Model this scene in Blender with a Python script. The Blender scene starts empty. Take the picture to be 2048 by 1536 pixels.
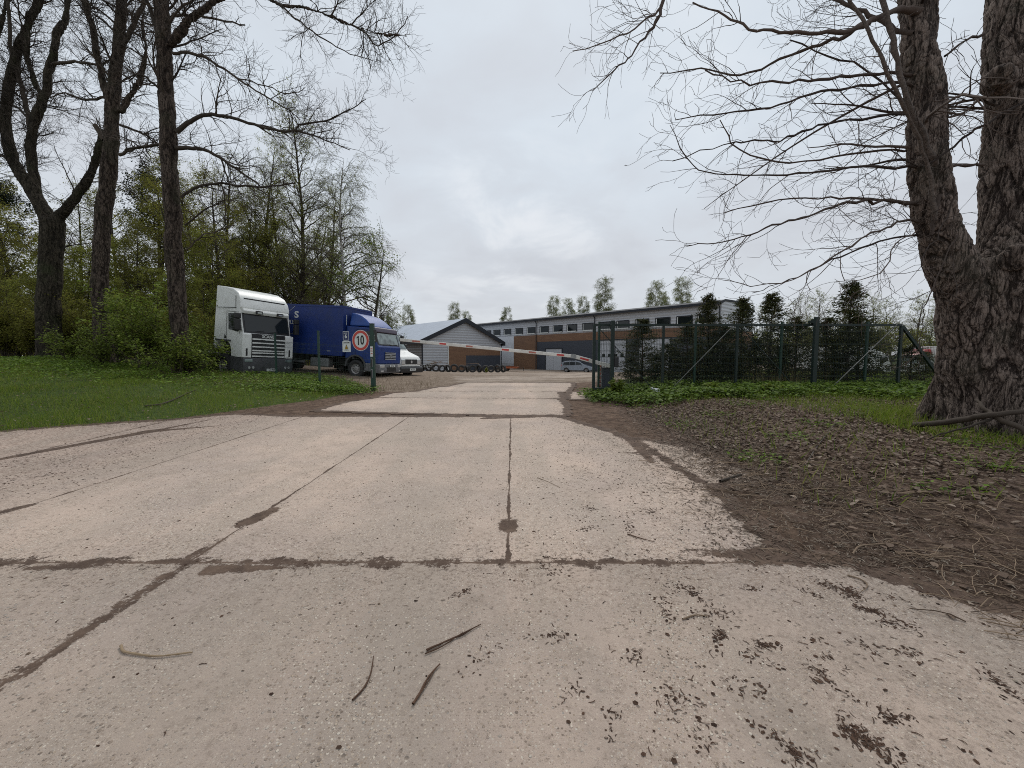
import bpy, math, random
import numpy as np
from mathutils import Vector, Matrix, noise as mnoise

SC = bpy.context.scene
COL = SC.collection
R = math.radians

# ---------------------------------------------------------------- camera
EYE = 1.5
FPX = 800.0
PITCH = R(4.15)
cam_d = bpy.data.cameras.new('camera')
cam = bpy.data.objects.new('camera', cam_d)
COL.objects.link(cam)
cam.location = (0, 0, EYE)
cam.rotation_euler = (R(90) - PITCH, 0, 0)
cam_d.sensor_width = 36.0
cam_d.lens = FPX / 2048 * 36.0
cam_d.clip_start = 0.05
cam_d.clip_end = 3000
SC.camera = cam

# ---------------------------------------------------------------- render look
SC.view_settings.view_transform = 'Standard'
SC.view_settings.look = 'None'
SC.view_settings.exposure = 0.0
SC.view_settings.gamma = 1.0
SC.view_settings.use_curve_mapping = False
SC.cycles.filter_width = 1.0
SC.cycles.use_denoising = False
SC.cycles.max_bounces = 6
SC.cycles.transparent_max_bounces = 12

# ---------------------------------------------------------------- node helper
def nd(nt, typ, ins=None, **props):
    n = nt.nodes.new(typ)
    for k, v in props.items():
        setattr(n, k, v)
    for k, v in (ins or {}).items():
        s = n.inputs[k]
        if isinstance(v, bpy.types.NodeSocket):
            nt.links.new(v, s)
        elif isinstance(v, bpy.types.Node):
            nt.links.new(v.outputs[0], s)
        else:
            s.default_value = v
    return n

def mth(nt, op, a, b=0.0, c=None, clamp=False):
    ins = {0: a, 1: b}
    if c is not None:
        ins[2] = c
    return nd(nt, 'ShaderNodeMath', ins, operation=op, use_clamp=clamp).outputs[0]

def ramp(nt, fac, stops, interp='LINEAR'):
    n = nt.nodes.new('ShaderNodeValToRGB')
    n.color_ramp.interpolation = interp
    el = n.color_ramp.elements
    while len(el) < len(stops):
        el.new(0.5)
    for e, (p, c) in zip(el, stops):
        e.position = p
        e.color = c4(c)
    nt.links.new(fac, n.inputs[0])
    return n.outputs[0]

def c4(c):
    if isinstance(c, (int, float)):
        return (c, c, c, 1)
    return (c[0], c[1], c[2], 1)

def srgb(r, g, b):
    f = lambda v: ((v / 255 + 0.055) / 1.055) ** 2.4 if v > 10 else v / 255 / 12.92
    return (f(r), f(g), f(b))

def mix(nt, fac, a, b):
    n = nt.nodes.new('ShaderNodeMix')
    n.data_type = 'RGBA'
    n.clamp_factor = True
    for s, v in ((n.inputs[0], fac), (n.inputs[6], a), (n.inputs[7], b)):
        if isinstance(v, bpy.types.NodeSocket):
            nt.links.new(v, s)
        elif isinstance(v, (tuple, list)):
            s.default_value = c4(v)
        else:
            s.default_value = v
    return n.outputs[2]

def noise(nt, vec, scale, detail=3.0, rough=0.55, dist=0.0):
    return nd(nt, 'ShaderNodeTexNoise', {'Vector': vec, 'Scale': scale, 'Detail': detail, 'Roughness': rough, 'Distortion': dist}).outputs[0]

def smooth(nt, v, lo, hi):
    n = nd(nt, 'ShaderNodeMapRange', {0: v, 1: lo, 2: hi, 3: 0.0, 4: 1.0}, interpolation_type='SMOOTHSTEP')
    return n.outputs[0]

# ---------------------------------------------------------------- sky: an even cloud deck
SUN_EL, SUN_AZ = R(50), R(4)
world = bpy.data.worlds.new('World')
SC.world = world
world.use_nodes = True
wt = world.node_tree
wt.nodes.clear()
w_out = nd(wt, 'ShaderNodeOutputWorld')
tc = nd(wt, 'ShaderNodeTexCoord').outputs['Generated']
sep = nd(wt, 'ShaderNodeSeparateXYZ', {0: tc})
sx, sy, sz = sep.outputs
zc = mth(wt, 'ADD', mth(wt, 'MAXIMUM', sz, 0.0), 0.22)
cv = nd(wt, 'ShaderNodeCombineXYZ', {0: mth(wt, 'DIVIDE', sx, zc), 1: mth(wt, 'DIVIDE', sy, zc), 2: 0.3}).outputs[0]
n1 = noise(wt, cv, 0.9, 5, 0.5, 0.3)
n2 = noise(wt, cv, 2.6, 5, 0.55, 0.4)
cl = mth(wt, 'ADD', mth(wt, 'MULTIPLY', n1, 0.65), mth(wt, 'MULTIPLY', n2, 0.35))
cloud = ramp(wt, cl, [(0.34, srgb(196, 200, 208)), (0.45, srgb(210, 216, 224)), (0.56, srgb(217, 226, 235)), (0.7, srgb(228, 235, 242))])
# brighter thin spot low ahead, broken by the cloud noise
dotn = nd(wt, 'ShaderNodeVectorMath', {0: tc, 1: (math.cos(R(13.5)) * math.sin(R(0.5)), math.cos(R(13.5)), math.sin(R(13.5)))}, operation='DOT_PRODUCT').outputs['Value']
spot = smooth(wt, dotn, 0.955, 1.0)
spot = mth(wt, 'MULTIPLY', spot, smooth(wt, n2, 0.45, 0.68))
cloud = mix(wt, mth(wt, 'MULTIPLY', spot, 0.6), cloud, srgb(246, 248, 251))
low = smooth(wt, sz, 0.5, 0.08)
cloud = mix(wt, mth(wt, 'MULTIPLY', low, 0.45), cloud, srgb(212, 214, 218))
sky = nd(wt, 'ShaderNodeTexSky', sky_type='NISHITA')
sky.sun_disc = False
sky.sun_elevation = SUN_EL
sky.sun_rotation = SUN_AZ
b1 = nd(wt, 'ShaderNodeBackground', {0: sky.outputs[0], 1: 0.1})
b2 = nd(wt, 'ShaderNodeBackground', {0: cloud, 1: 1.0})
wm = nd(wt, 'ShaderNodeMixShader', {0: 0.96, 1: b1.outputs[0], 2: b2.outputs[0]})
wt.links.new(wm.outputs[0], w_out.inputs[0])

sun_d = bpy.data.lights.new('sun', 'SUN')
sun_d.energy = 1.5
sun_d.angle = R(25)
sun_d.color = (1.0, 0.96, 0.9)
sun = bpy.data.objects.new('sun', sun_d)
COL.objects.link(sun)
sun.rotation_euler = Vector((math.sin(SUN_AZ) * math.cos(SUN_EL), math.cos(SUN_AZ) * math.cos(SUN_EL), math.sin(SUN_EL))).to_track_quat('Z', 'Y').to_euler()

# ---------------------------------------------------------------- geometry helpers
CP, SP = math.cos(PITCH), math.sin(PITCH)

def at(px, py, Y):
    """point at forward distance Y seen at (px, py) of the 2048 photograph"""
    u, v = (px - 1024) / FPX, (768 - py) / FPX
    dx, dy, dz = u, CP + SP * v, -SP + CP * v
    k = Y / dy
    return Vector((dx * k, Y, EYE + dz * k))

def sstep(a, b, x):
    t = np.clip((np.asarray(x, float) - a) / (b - a), 0, 1)
    return t * t * (3 - 2 * t)

_kx = np.array([-50, 0, 5, 14, 21, 26, 34, 45, 57, 70, 2000.])
_kz = np.array([-0.1, 0, .07, .21, .31, .27, .0, -.5, -.98, -1.03, -1.03])

def G(x, y):
    """terrain height"""
    x = np.asarray(x, float); y = np.asarray(y, float)
    r = np.interp(y, _kx, _kz)
    left = 0.062 * np.clip(-x - 4.8, 0, 16) * sstep(4, 13, y) * (1 - 0.8 * sstep(27, 48, y))
    right = 0.22 * sstep(2.3, 5.5, x) * sstep(1, 4, y) * (1 - sstep(15, 24, y))
    und = (0.03 * np.sin(x * 1.3 + 1.1 * np.sin(y * .7)) * np.sin(y * 0.9 + .5)) * (sstep(2.4, 4.5, x) + sstep(-6, -10, x) * sstep(3, 9, y))
    dip = -.17 * np.exp(-((x + 11.2) / 2.6) ** 2 - ((y - 19.2) / 1.7) ** 2)
    return r + left + right + und + dip

def g(x, y):
    return float(G(x, y))

class MB:
    def __init__(s):
        s.v = []; s.f = []; s.m = []; s.mi = 0; s.cuts = []
    def add(s, vs, fs):
        b = len(s.v); s.cuts.append((b, len(s.f)))
        s.v += [tuple(p) for p in vs]
        s.f += [tuple(b + i for i in f) for f in fs]
        s.m += [s.mi] * len(fs)
        return s
    def box(s, c, d, rot=None, taper=None):
        hx, hy, hz = d[0] / 2, d[1] / 2, d[2] / 2
        vs = [Vector((x * hx, y * hy, z * hz)) for z in (-1, 1) for y in (-1, 1) for x in (-1, 1)]
        if taper:
            for p in vs:
                if p.z > 0: p.x *= taper[0]; p.y *= taper[1]
        if rot is not None:
            m = rot if isinstance(rot, Matrix) else Matrix.Rotation(rot, 3, 'Z')
            vs = [m @ p for p in vs]
        vs = [p + Vector(c) for p in vs]
        return s.add(vs, [(0, 2, 3, 1), (4, 5, 7, 6), (0, 1, 5, 4), (2, 6, 7, 3), (0, 4, 6, 2), (1, 3, 7, 5)])
    def b2(s, x0, x1, y0, y1, z0, z1):
        return s.box(((x0 + x1) / 2, (y0 + y1) / 2, (z0 + z1) / 2), (abs(x1 - x0), abs(y1 - y0), abs(z1 - z0)))
    def bar(s, p, q, w, h=None, up=(0, 0, 1)):
        p, q = Vector(p), Vector(q); d = q - p; L = d.length; d.normalize()
        u = Vector(up)
        if abs(d.dot(u)) > .98: u = Vector((0, 1, 0))
        a = d.cross(u).normalized(); b = a.cross(d)
        m = Matrix((d, a, b)).transposed()
        return s.box((p + q) / 2, (L, w, h or w), m)
    def prism(s, poly, y0, y1, axis='y', shrink=None):
        """poly: list of (a,b); extruded between y0,y1. axis y: (x,z) profile"""
        n = len(poly); vs = []
        for y in (y0, y1):
            for a, b in poly:
                yy = y
                if shrink: yy = y * shrink(a, b)
                vs.append((a, yy, b) if axis == 'y' else ((yy, a, b) if axis == 'x' else (a, b, yy)))
        fs = [tuple(range(n)), tuple(range(2 * n - 1, n - 1, -1))]
        for i in range(n):
            j = (i + 1) % n
            fs.append((i, i + n, j + n, j))
        return s.add(vs, fs)
    def cyl(s, p, q, r0, r1=None, n=12, caps=True):
        p, q = Vector(p), Vector(q); r1 = r0 if r1 is None else r1
        d = (q - p).normalized()
        u = Vector((0, 0, 1)) if abs(d.z) < .9 else Vector((1, 0, 0))
        a = d.cross(u).normalized(); b = d.cross(a)
        vs = []
        for c, r in ((p, r0), (q, r1)):
            vs += [c + (a * math.cos(2 * math.pi * i / n) + b * math.sin(2 * math.pi * i / n)) * r for i in range(n)]
        fs = [(i, (i + 1) % n, n + (i + 1) % n, n + i) for i in range(n)]
        if caps: fs += [tuple(range(n - 1, -1, -1)), tuple(range(n, 2 * n))]
        return s.add(vs, fs)
    def lathe(s, prof, c=(0, 0, 0), axis='y', n=28):
        """prof: (r, h) list, closed loop"""
        k = len(prof); vs = []
        for i in range(n):
            t = 2 * math.pi * i / n
            for r, h in prof:
                x, z = r * math.cos(t), r * math.sin(t)
                v = (x, h, z) if axis == 'y' else ((x, z, h) if axis == 'z' else (h, x, z))
                vs.append((v[0] + c[0], v[1] + c[1], v[2] + c[2]))
        fs = []
        for i in range(n):
            j = (i + 1) % n
            for a in range(k):
                b = (a + 1) % k
                fs.append((i * k + a, i * k + b, j * k + b, j * k + a))
        return s.add(vs, fs)
    def each(s, name, mats, parent=None, **kw):
        """every added piece becomes an object of its own"""
        out = []; cuts = s.cuts + [(len(s.v), len(s.f))]
        for (v0, f0), (v1, f1) in zip(cuts, cuts[1:]):
            q = MB(); q.add(s.v[v0:v1], [tuple(i - v0 for i in f) for f in s.f[f0:f1]]); out.append(q.build(name, mats, parent, **kw))
        return out
    def build(s, name, mats, parent=None, smooth_=False, bevel=0, seg=2):
        me = bpy.data.meshes.new(name)
        me.from_pydata(s.v, [], s.f)
        if not isinstance(mats, (list, tuple)): mats = [mats]
        for m in mats: me.materials.append(m)
        if len(mats) > 1: me.polygons.foreach_set('material_index', s.m)
        import bmesh
        bm = bmesh.new(); bm.from_mesh(me)
        bmesh.ops.recalc_face_normals(bm, faces=bm.faces)
        bm.to_mesh(me); bm.free()
        if smooth_:
            me.polygons.foreach_set('use_smooth', [True] * len(me.polygons))
        me.update()
        o = bpy.data.objects.new(name, me)
        COL.objects.link(o)
        if parent: o.parent = parent
        if bevel:
            bv = o.modifiers.new('bevel', 'BEVEL'); bv.width = bevel; bv.segments = seg; bv.limit_method = 'ANGLE'; bv.angle_limit = R(28)
            bv.harden_normals = False
            me.polygons.foreach_set('use_smooth', [True] * len(me.polygons))
            wn = o.modifiers.new('wn', 'WEIGHTED_NORMAL'); wn.keep_sharp = True
        return o

def fast_mesh(name, V, F, mats, parent=None, smooth_=False, mi=None):
    """V (n,3) float, F (m,k) int: uniform polygons"""
    V = np.asarray(V, np.float32); F = np.asarray(F, np.int32)
    me = bpy.data.meshes.new(name)
    me.vertices.add(len(V)); me.vertices.foreach_set('co', V.ravel())
    m, k = F.shape
    me.loops.add(m * k); me.loops.foreach_set('vertex_index', F.ravel())
    me.polygons.add(m)
    me.polygons.foreach_set('loop_start', np.arange(0, m * k, k, dtype=np.int32))
    me.polygons.foreach_set('loop_total', np.full(m, k, np.int32))
    if mi is not None: me.polygons.foreach_set('material_index', np.asarray(mi, np.int32))
    if smooth_: me.polygons.foreach_set('use_smooth', np.ones(m, bool))
    me.update(calc_edges=True)
    if not isinstance(mats, (list, tuple)): mats = [mats]
    for mm in mats: me.materials.append(mm)
    o = bpy.data.objects.new(name, me)
    COL.objects.link(o)
    if parent: o.parent = parent
    return o

def scatter(tv, tf, P, Rm, S):
    """bake copies of a small template; returns V, F"""
    tv = np.asarray(tv, float); tf = np.asarray(tf, int)
    S = np.asarray(S, float)
    if S.ndim == 1: S = S[:, None]
    V = np.einsum('nij,nkj->nki', Rm, tv[None] * S[:, None, :]) + P[:, None, :]
    F = tf[None] + (np.arange(len(P)) * len(tv))[:, None, None]
    return V.reshape(-1, 3), F.reshape(-1, tf.shape[1])

def rots(n, rng, tilt, yaw=None):
    """random yaw about z after a random tilt (radians, array or max)"""
    yaw = rng.uniform(0, 2 * np.pi, n) if yaw is None else yaw
    t = rng.uniform(-1, 1, n) * tilt
    a = rng.uniform(0, 2 * np.pi, n)
    ct, st = np.cos(t), np.sin(t)
    ax, ay = np.cos(a), np.sin(a)
    K = np.zeros((n, 3, 3)); K[:, 0, 2] = ay; K[:, 1, 2] = -ax; K[:, 2, 0] = -ay; K[:, 2, 1] = ax
    I = np.eye(3)[None]
    T = I + st[:, None, None] * K + (1 - ct)[:, None, None] * (K @ K)
    Z = np.zeros((n, 3, 3)); c, s_ = np.cos(yaw), np.sin(yaw)
    Z[:, 0, 0] = c; Z[:, 0, 1] = -s_; Z[:, 1, 0] = s_; Z[:, 1, 1] = c; Z[:, 2, 2] = 1
    return T @ Z

class Tubes:
    """polylines with radii, built as one mesh, batched"""
    def __init__(s): s.d = {}; s.n = 0
    def add(s, pts, rad, sides=3):
        pts = np.asarray(pts, float); rad = np.asarray(rad, float)
        s.d.setdefault((len(pts), sides), []).append((pts, rad)); s.n += 1
    def arrays(s):
        Vs, Fs, base = [], [], 0
        for (n, k), L in s.d.items():
            P = np.stack([a for a, _ in L]); Rr = np.stack([b for _, b in L]); m = len(L)
            T = np.empty_like(P); T[:, 1:-1] = P[:, 2:] - P[:, :-2]; T[:, 0] = P[:, 1] - P[:, 0]; T[:, -1] = P[:, -1] - P[:, -2]
            T /= np.linalg.norm(T, axis=2, keepdims=True) + 1e-9
            D = P[:, -1] - P[:, 0]; D /= np.linalg.norm(D, axis=1, keepdims=True) + 1e-9
            ref = np.where(np.abs(D[:, 2:3]) < .9, np.array([[0, 0, 1.]]), np.array([[1., 0, 0]]))[:, None, :]
            A = np.cross(T, np.broadcast_to(ref, T.shape)); A /= np.linalg.norm(A, axis=2, keepdims=True) + 1e-9
            B = np.cross(T, A)
            th = 2 * np.pi * np.arange(k) / k
            ring = (A[:, :, None, :] * np.cos(th)[None, None, :, None] + B[:, :, None, :] * np.sin(th)[None, None, :, None]) * Rr[:, :, None, None]
            V = (P[:, :, None, :] + ring).reshape(-1, 3)
            i = np.arange(n - 1)[:, None]; j = np.arange(k)[None]
            q = np.stack([i * k + j, i * k + (j + 1) % k, (i + 1) * k + (j + 1) % k, (i + 1) * k + j], -1).reshape(-1, 4)
            F = (q[None] + (np.arange(m) * n * k)[:, None, None]).reshape(-1, 4) + base
            Vs.append(V); Fs.append(F); base += len(V)
        return np.concatenate(Vs), np.concatenate(Fs)
    def build(s, name, mat, parent=None):
        V, F = s.arrays()
        return fast_mesh(name, V, F, mat, parent, True)

def empty(name, label, cat, loc=(0, 0, 0), rz=0.0, group=None, mat=None):
    o = bpy.data.objects.new(name, None); COL.objects.link(o)
    o.empty_display_size = .2
    if mat is not None: o.matrix_world = mat
    else:
        o.location = loc; o.rotation_euler = (0, 0, rz)
    return tag(o, label, cat, group)

def tag(o, label, cat, group=None, kind=None):
    if label: o['label'] = label
    if cat: o['category'] = cat
    if group: o['group'] = group
    if kind: o['kind'] = kind
    return o

def struct(o, kind='structure'):
    o['kind'] = kind
    return o

def dup(root, loc, rz=0.0, sc=1.0, label=None, group=None, zs=None):
    r = root.copy(); COL.objects.link(r)
    r.location = loc; r.rotation_euler = (0, 0, rz); r.scale = (sc, sc, zs or sc)
    if label: r['label'] = label
    if group: r['group'] = group
    for ch in list(root.children):
        c = ch.copy(); COL.objects.link(c); c.parent = r
        for gch in list(ch.children):
            d = gch.copy(); COL.objects.link(d); d.parent = c
    return r

def text(name, s, size, mat, parent, M, depth=0.004, bold=0.0, sx=1.0):
    """flat lettering: local x right, y up, z out; placed by matrix M relative to the parent"""
    cu = bpy.data.curves.new(name, 'FONT'); cu.body = s; cu.size = size; cu.extrude = depth
    cu.align_x = 'CENTER'; cu.align_y = 'CENTER'; cu.offset = bold; cu.resolution_u = 3
    tmp = bpy.data.objects.new('tmp', cu); COL.objects.link(tmp)
    bpy.context.view_layer.update()
    me = bpy.data.meshes.new_from_object(tmp.evaluated_get(bpy.context.evaluated_depsgraph_get()))
    bpy.data.objects.remove(tmp)
    me.name = name
    me.transform(M @ Matrix.Diagonal((sx, 1, 1, 1)))
    me.materials.clear(); me.materials.append(mat)
    o = bpy.data.objects.new(name, me); COL.objects.link(o); o.parent = parent
    return o

def frame_m(o, x, y):
    """matrix with origin o, local x and y axes"""
    x = Vector(x).normalized(); y = Vector(y).normalized(); z = x.cross(y)
    m = Matrix((x, y, z)).transposed().to_4x4(); m.translation = Vector(o)
    return m

# ---------------------------------------------------------------- materials
def newmat(name):
    m = bpy.data.materials.new(name); m.use_nodes = True
    nt = m.node_tree; nt.nodes.clear()
    out = nd(nt, 'ShaderNodeOutputMaterial')
    b = nd(nt, 'ShaderNodeBsdfPrincipled')
    nt.links.new(b.outputs[0], out.inputs[0])
    return m, nt, b

def setb(nt, b, **kw):
    names = {'col': 'Base Color', 'rough': 'Roughness', 'metal': 'Metallic', 'normal': 'Normal', 'spec': 'Specular IOR Level', 'trans': 'Transmission Weight'}
    for k, v in kw.items():
        s = b.inputs[names[k]]
        if isinstance(v, bpy.types.NodeSocket): nt.links.new(v, s)
        else: s.default_value = c4(v) if k == 'col' else v

def bump(nt, h, strength, dist=0.01, nrm=None):
    ins = {'Height': h, 'Strength': strength, 'Distance': dist}
    if nrm is not None: ins['Normal'] = nrm
    return nd(nt, 'ShaderNodeBump', ins).outputs[0]

def plain(name, col, rough=0.6, metal=0.0, var=0.12, scale=4.0, dirt=None, dirt_amt=0.3, bmp=0.0, bscale=60, spec=0.5):
    m, nt, b = newmat(name)
    oc = nd(nt, 'ShaderNodeTexCoord').outputs['Object']
    n = noise(nt, oc, scale, 5, .6)
    lo = tuple(c * (1 - var) for c in col); hi = tuple(min(1, c * (1 + var)) for c in col)
    c = mix(nt, smooth(nt, n, .3, .7), lo, hi)
    if dirt:
        n2 = noise(nt, oc, scale * 2.3, 6, .7)
        c = mix(nt, mth(nt, 'MULTIPLY', smooth(nt, n2, .48, .72), dirt_amt), c, dirt)
    r = mth(nt, 'MULTIPLY_ADD', n, .25, rough - .12, clamp=True)
    setb(nt, b, col=c, rough=r, metal=metal, spec=spec)
    if bmp:
        setb(nt, b, normal=bump(nt, noise(nt, oc, bscale, 3), bmp, .01))
    return m

M = {}
def build_mats():
    M['white'] = plain('white_paint', (.76, .77, .74), .35, 0, .05, 2, (.34, .31, .26), .35)
    M['blue'] = plain('blue_paint', (.004, .032, .175), .35, 0, .15, 2.5, (.03, .05, .12), .4)
    M['blue_box'] = plain('blue_box_panel', (.004, .024, .15), .5, 0, .15, 1.2, (.02, .035, .09), .5)
    M['blue_light'] = plain('blue_fairing', (.018, .065, .27), .4, 0, .1, 2)
    M['black'] = plain('black_plastic', (.018, .018, .019), .5, 0, .3, 8, (.05, .045, .04), .3)
    M['dgrey'] = plain('dark_grey_plastic', (.055, .056, .06), .55, 0, .2, 6, (.1, .09, .08), .3)
    M['purple'] = plain('visor_plastic', (.045, .03, .055), .4, 0, .2, 6)
    M['mgrey'] = plain('grey_bumper', (.13, .13, .135), .5, 0, .2, 6, (.07, .06, .05), .4)
    M['silver'] = plain('silver_paint', (.26, .29, .33), .3, .5, .08, 4, (.2, .18, .16), .2)
    M['sucker'] = plain('sucker_bark', (.10, .078, .064), .9, 0, .45, 30, (.04, .03, .025), .6, .8, 60)
    M['dred'] = plain('red_car_paint', (.16, .012, .015), .3, 0, .1, 4)
    M['rubber'] = plain('rubber', (.026, .025, .026), .85, 0, .3, 14, (.07, .06, .05), .35, .3, 90)
    M['rubber_old'] = plain('weathered_rubber', (.045, .043, .042), .9, 0, .3, 6, (.12, .105, .09), .4, .3, 60)
    M['rim'] = plain('steel_rim', (.30, .29, .28), .5, .4, .2, 12, (.09, .06, .045), .5)
    M['green'] = plain('green_paint', (.009, .040, .026), .45, 0, .2, 6, (.03, .045, .035), .4)
    M['green_dk'] = plain('dark_green_paint', (.006, .018, .014), .6, 0, .2, 6, (.03, .03, .03), .4)
    M['brace'] = plain('weathered_steel', (.13, .135, .13), .6, .2, .15, 9)
    M['galv'] = plain('galvanised_steel', (.26, .27, .27), .5, .6, .15, 9)
    M['wire'] = plain('green_wire', (.006, .020, .015), .5, 0, .1, 9)
    M['boom_white'] = plain('boom_white', (.62, .61, .57), .45, 0, .08, 2, (.30, .27, .22), .5)
    M['boom_red'] = plain('reflector_red', (.50, .035, .03), .35, 0, .15, 12)
    M['boom_faded'] = plain('faded_red', (.40, .12, .085), .5, 0, .35, 30, (.5, .45, .4), .5)
    M['sign_white'] = plain('sign_white', (.62, .64, .62), .4, 0, .05, 6, (.4, .38, .33), .3)
    M['sign_red'] = plain('sign_red', (.50, .05, .035), .4, 0, .08, 6)
    M['sign_blue'] = plain('sign_blue', (.012, .02, .09), .4, 0, .1, 6)
    M['ink'] = plain('black_ink', (.012, .012, .012), .5, 0, .1, 6)
    M['yellow'] = plain('sign_yellow', (.50, .30, .03), .5, 0, .1, 9)
    M['graphite'] = plain('graphite_panel', (.040, .047, .062), .55, 0, .06, 1.5)
    M['fascia'] = plain('graphite_fascia', (.018, .021, .028), .75, 0, .06, 1.5)
    M['roof_metal'] = plain('pale_roof_sheet', (.36, .40, .46), .45, .2, .08, .6)
    M['pale_panel'] = plain('pale_panel', (.55, .57, .60), .5, 0, .05, 1, (.4, .39, .37), .2)
    M['door_white'] = plain('door_panel', (.45, .47, .50), .5, 0, .06, 2, (.3, .29, .27), .2)
    M['orange'] = plain('orange_paint', (.36, .09, .03), .5, 0, .2, 3, (.1, .05, .03), .5)
    M['wood'] = plain('old_wood', (.26, .18, .125), .8, 0, .35, 9, (.08, .055, .04), .5)
    M['bag'] = plain('white_plastic', (.60, .62, .64), .4, 0, .08, 9)
    M['redtrim'] = plain('red_trim', (.33, .03, .03), .4, 0, .1, 6)
    M['rust'] = plain('rusty_steel', (.12, .045, .025), .8, 0, .4, 14, (.05, .03, .025), .5)
    # glass
    m, nt, b = newmat('vehicle_glass')
    setb(nt, b, col=(.010, .014, .015), rough=.06, spec=.45); M['glass'] = m
    m, nt, b = newmat('pale_vehicle_glass')
    oc = nd(nt, 'ShaderNodeTexCoord').outputs['Object']
    setb(nt, b, col=mix(nt, smooth(nt, noise(nt, oc, 1.6, 2), .4, .6), (.05, .07, .07), (.22, .28, .27)), rough=.06, spec=.9); M['glass_lt'] = m
    m, nt, b = newmat('lamp_glass')
    setb(nt, b, col=(.55, .57, .58), rough=.12, metal=.4, spec=.8); M['lamp'] = m
    # ribbed wall sheet
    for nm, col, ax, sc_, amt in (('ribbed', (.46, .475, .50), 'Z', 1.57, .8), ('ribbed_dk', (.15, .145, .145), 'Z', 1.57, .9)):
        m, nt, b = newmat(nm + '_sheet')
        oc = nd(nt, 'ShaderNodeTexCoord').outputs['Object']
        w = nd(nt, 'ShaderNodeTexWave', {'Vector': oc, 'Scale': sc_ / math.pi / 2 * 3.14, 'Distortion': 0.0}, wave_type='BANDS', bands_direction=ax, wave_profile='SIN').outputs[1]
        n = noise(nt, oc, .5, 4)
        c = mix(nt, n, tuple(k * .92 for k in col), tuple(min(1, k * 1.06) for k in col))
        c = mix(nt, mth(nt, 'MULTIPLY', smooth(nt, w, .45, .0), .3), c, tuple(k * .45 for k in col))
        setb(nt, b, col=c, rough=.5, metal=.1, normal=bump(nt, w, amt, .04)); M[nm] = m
    # brown brick cladding
    m, nt, b = newmat('brick_cladding')
    oc = nd(nt, 'ShaderNodeTexCoord').outputs['Object']
    sp_ = nd(nt, 'ShaderNodeSeparateXYZ', {0: oc}).outputs
    v2 = nd(nt, 'ShaderNodeCombineXYZ', {0: mth(nt, 'ADD', sp_[0], sp_[1]), 1: sp_[2], 2: 0.0}).outputs[0]
    br = nd(nt, 'ShaderNodeTexBrick', {'Vector': v2, 'Color1': (.21, .115, .062, 1), 'Color2': (.15, .078, .044, 1), 'Mortar': (.08, .05, .035, 1), 'Scale': 1.0, 'Mortar Size': .012, 'Brick Width': .9, 'Row Height': .2})
    c = mix(nt, mth(nt, 'MULTIPLY', noise(nt, oc, 2.2, 5, .7), .5), br.outputs[0], (.22, .12, .07))
    setb(nt, b, col=c, rough=.75, normal=bump(nt, br.outputs[1], -.5, .01)); M['brick'] = m
    # bark
    def bark(nm, dk, lt, moss, vs=9.0, st=.9, moss_amt=.4, dist=.06):
        m, nt, b = newmat(nm)
        oc = nd(nt, 'ShaderNodeTexCoord').outputs['Object']
        w = nd(nt, 'ShaderNodeTexNoise', {'Vector': oc, 'Scale': 3.0, 'Detail': 3.0}).outputs[1]
        v = nd(nt, 'ShaderNodeVectorMath', {0: oc, 1: (1, 1, .2)}, operation='MULTIPLY').outputs[0]
        v = nd(nt, 'ShaderNodeVectorMath', {0: v, 1: nd(nt, 'ShaderNodeVectorMath', {0: w, 'Scale': .10}, operation='SCALE').outputs[0]}, operation='ADD').outputs[0]
        f1 = smooth(nt, mth(nt, 'ABSOLUTE', mth(nt, 'SUBTRACT', noise(nt, v, vs * 1.5, 2, .5), .5)), 0, .07)
        f2 = smooth(nt, mth(nt, 'ABSOLUTE', mth(nt, 'SUBTRACT', noise(nt, v, vs * 3.6, 3, .6), .5)), 0, .06)
        ns = noise(nt, oc, vs * 6, 6, .75)
        at_ = nd(nt, 'ShaderNodeAttribute', attribute_name='furrow').outputs['Fac']
        h = mth(nt, 'ADD', mth(nt, 'ADD', mth(nt, 'MULTIPLY', f1, .45), mth(nt, 'MULTIPLY', f2, .35)), mth(nt, 'MULTIPLY', ns, .6))
        c = mix(nt, mth(nt, 'SUBTRACT', smooth(nt, h, .35, 1.25), mth(nt, 'MULTIPLY', at_, .65)), dk, lt)
        c = mix(nt, mth(nt, 'MULTIPLY', smooth(nt, noise(nt, oc, 1.3, 5, .6), .5, .68), moss_amt), c, moss)
        setb(nt, b, col=c, rough=.95, spec=.2, normal=bump(nt, h, st, dist)); M[nm] = m
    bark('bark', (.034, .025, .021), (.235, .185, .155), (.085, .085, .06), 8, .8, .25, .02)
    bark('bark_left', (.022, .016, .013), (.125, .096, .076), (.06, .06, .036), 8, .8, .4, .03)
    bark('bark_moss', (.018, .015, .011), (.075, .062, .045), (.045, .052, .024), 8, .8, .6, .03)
    m, nt, b = newmat('birch_bark')
    oc = nd(nt, 'ShaderNodeTexCoord').outputs['Object']
    v = nd(nt, 'ShaderNodeVectorMath', {0: oc, 1: (1, 1, 4)}, operation='MULTIPLY').outputs[0]
    setb(nt, b, col=mix(nt, smooth(nt, noise(nt, v, 2.2, 4, .7), .52, .6), (.42, .40, .37), (.06, .05, .045)), rough=.8); M['birch'] = m
    def twig(nm, a, bb):
        m, nt, b = newmat(nm)
        rp = nd(nt, 'ShaderNodeNewGeometry').outputs['Random Per Island']
        setb(nt, b, col=mix(nt, rp, a, bb), rough=.85, spec=.2); M[nm] = m
    twig('twig', (.034, .025, .021), (.12, .09, .074))
    twig('twig_dark', (.026, .021, .017), (.085, .067, .052))
    twig('twig_grey', (.05, .042, .038), (.12, .10, .088))
    twig('stick', (.06, .038, .026), (.30, .22, .15))
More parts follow.
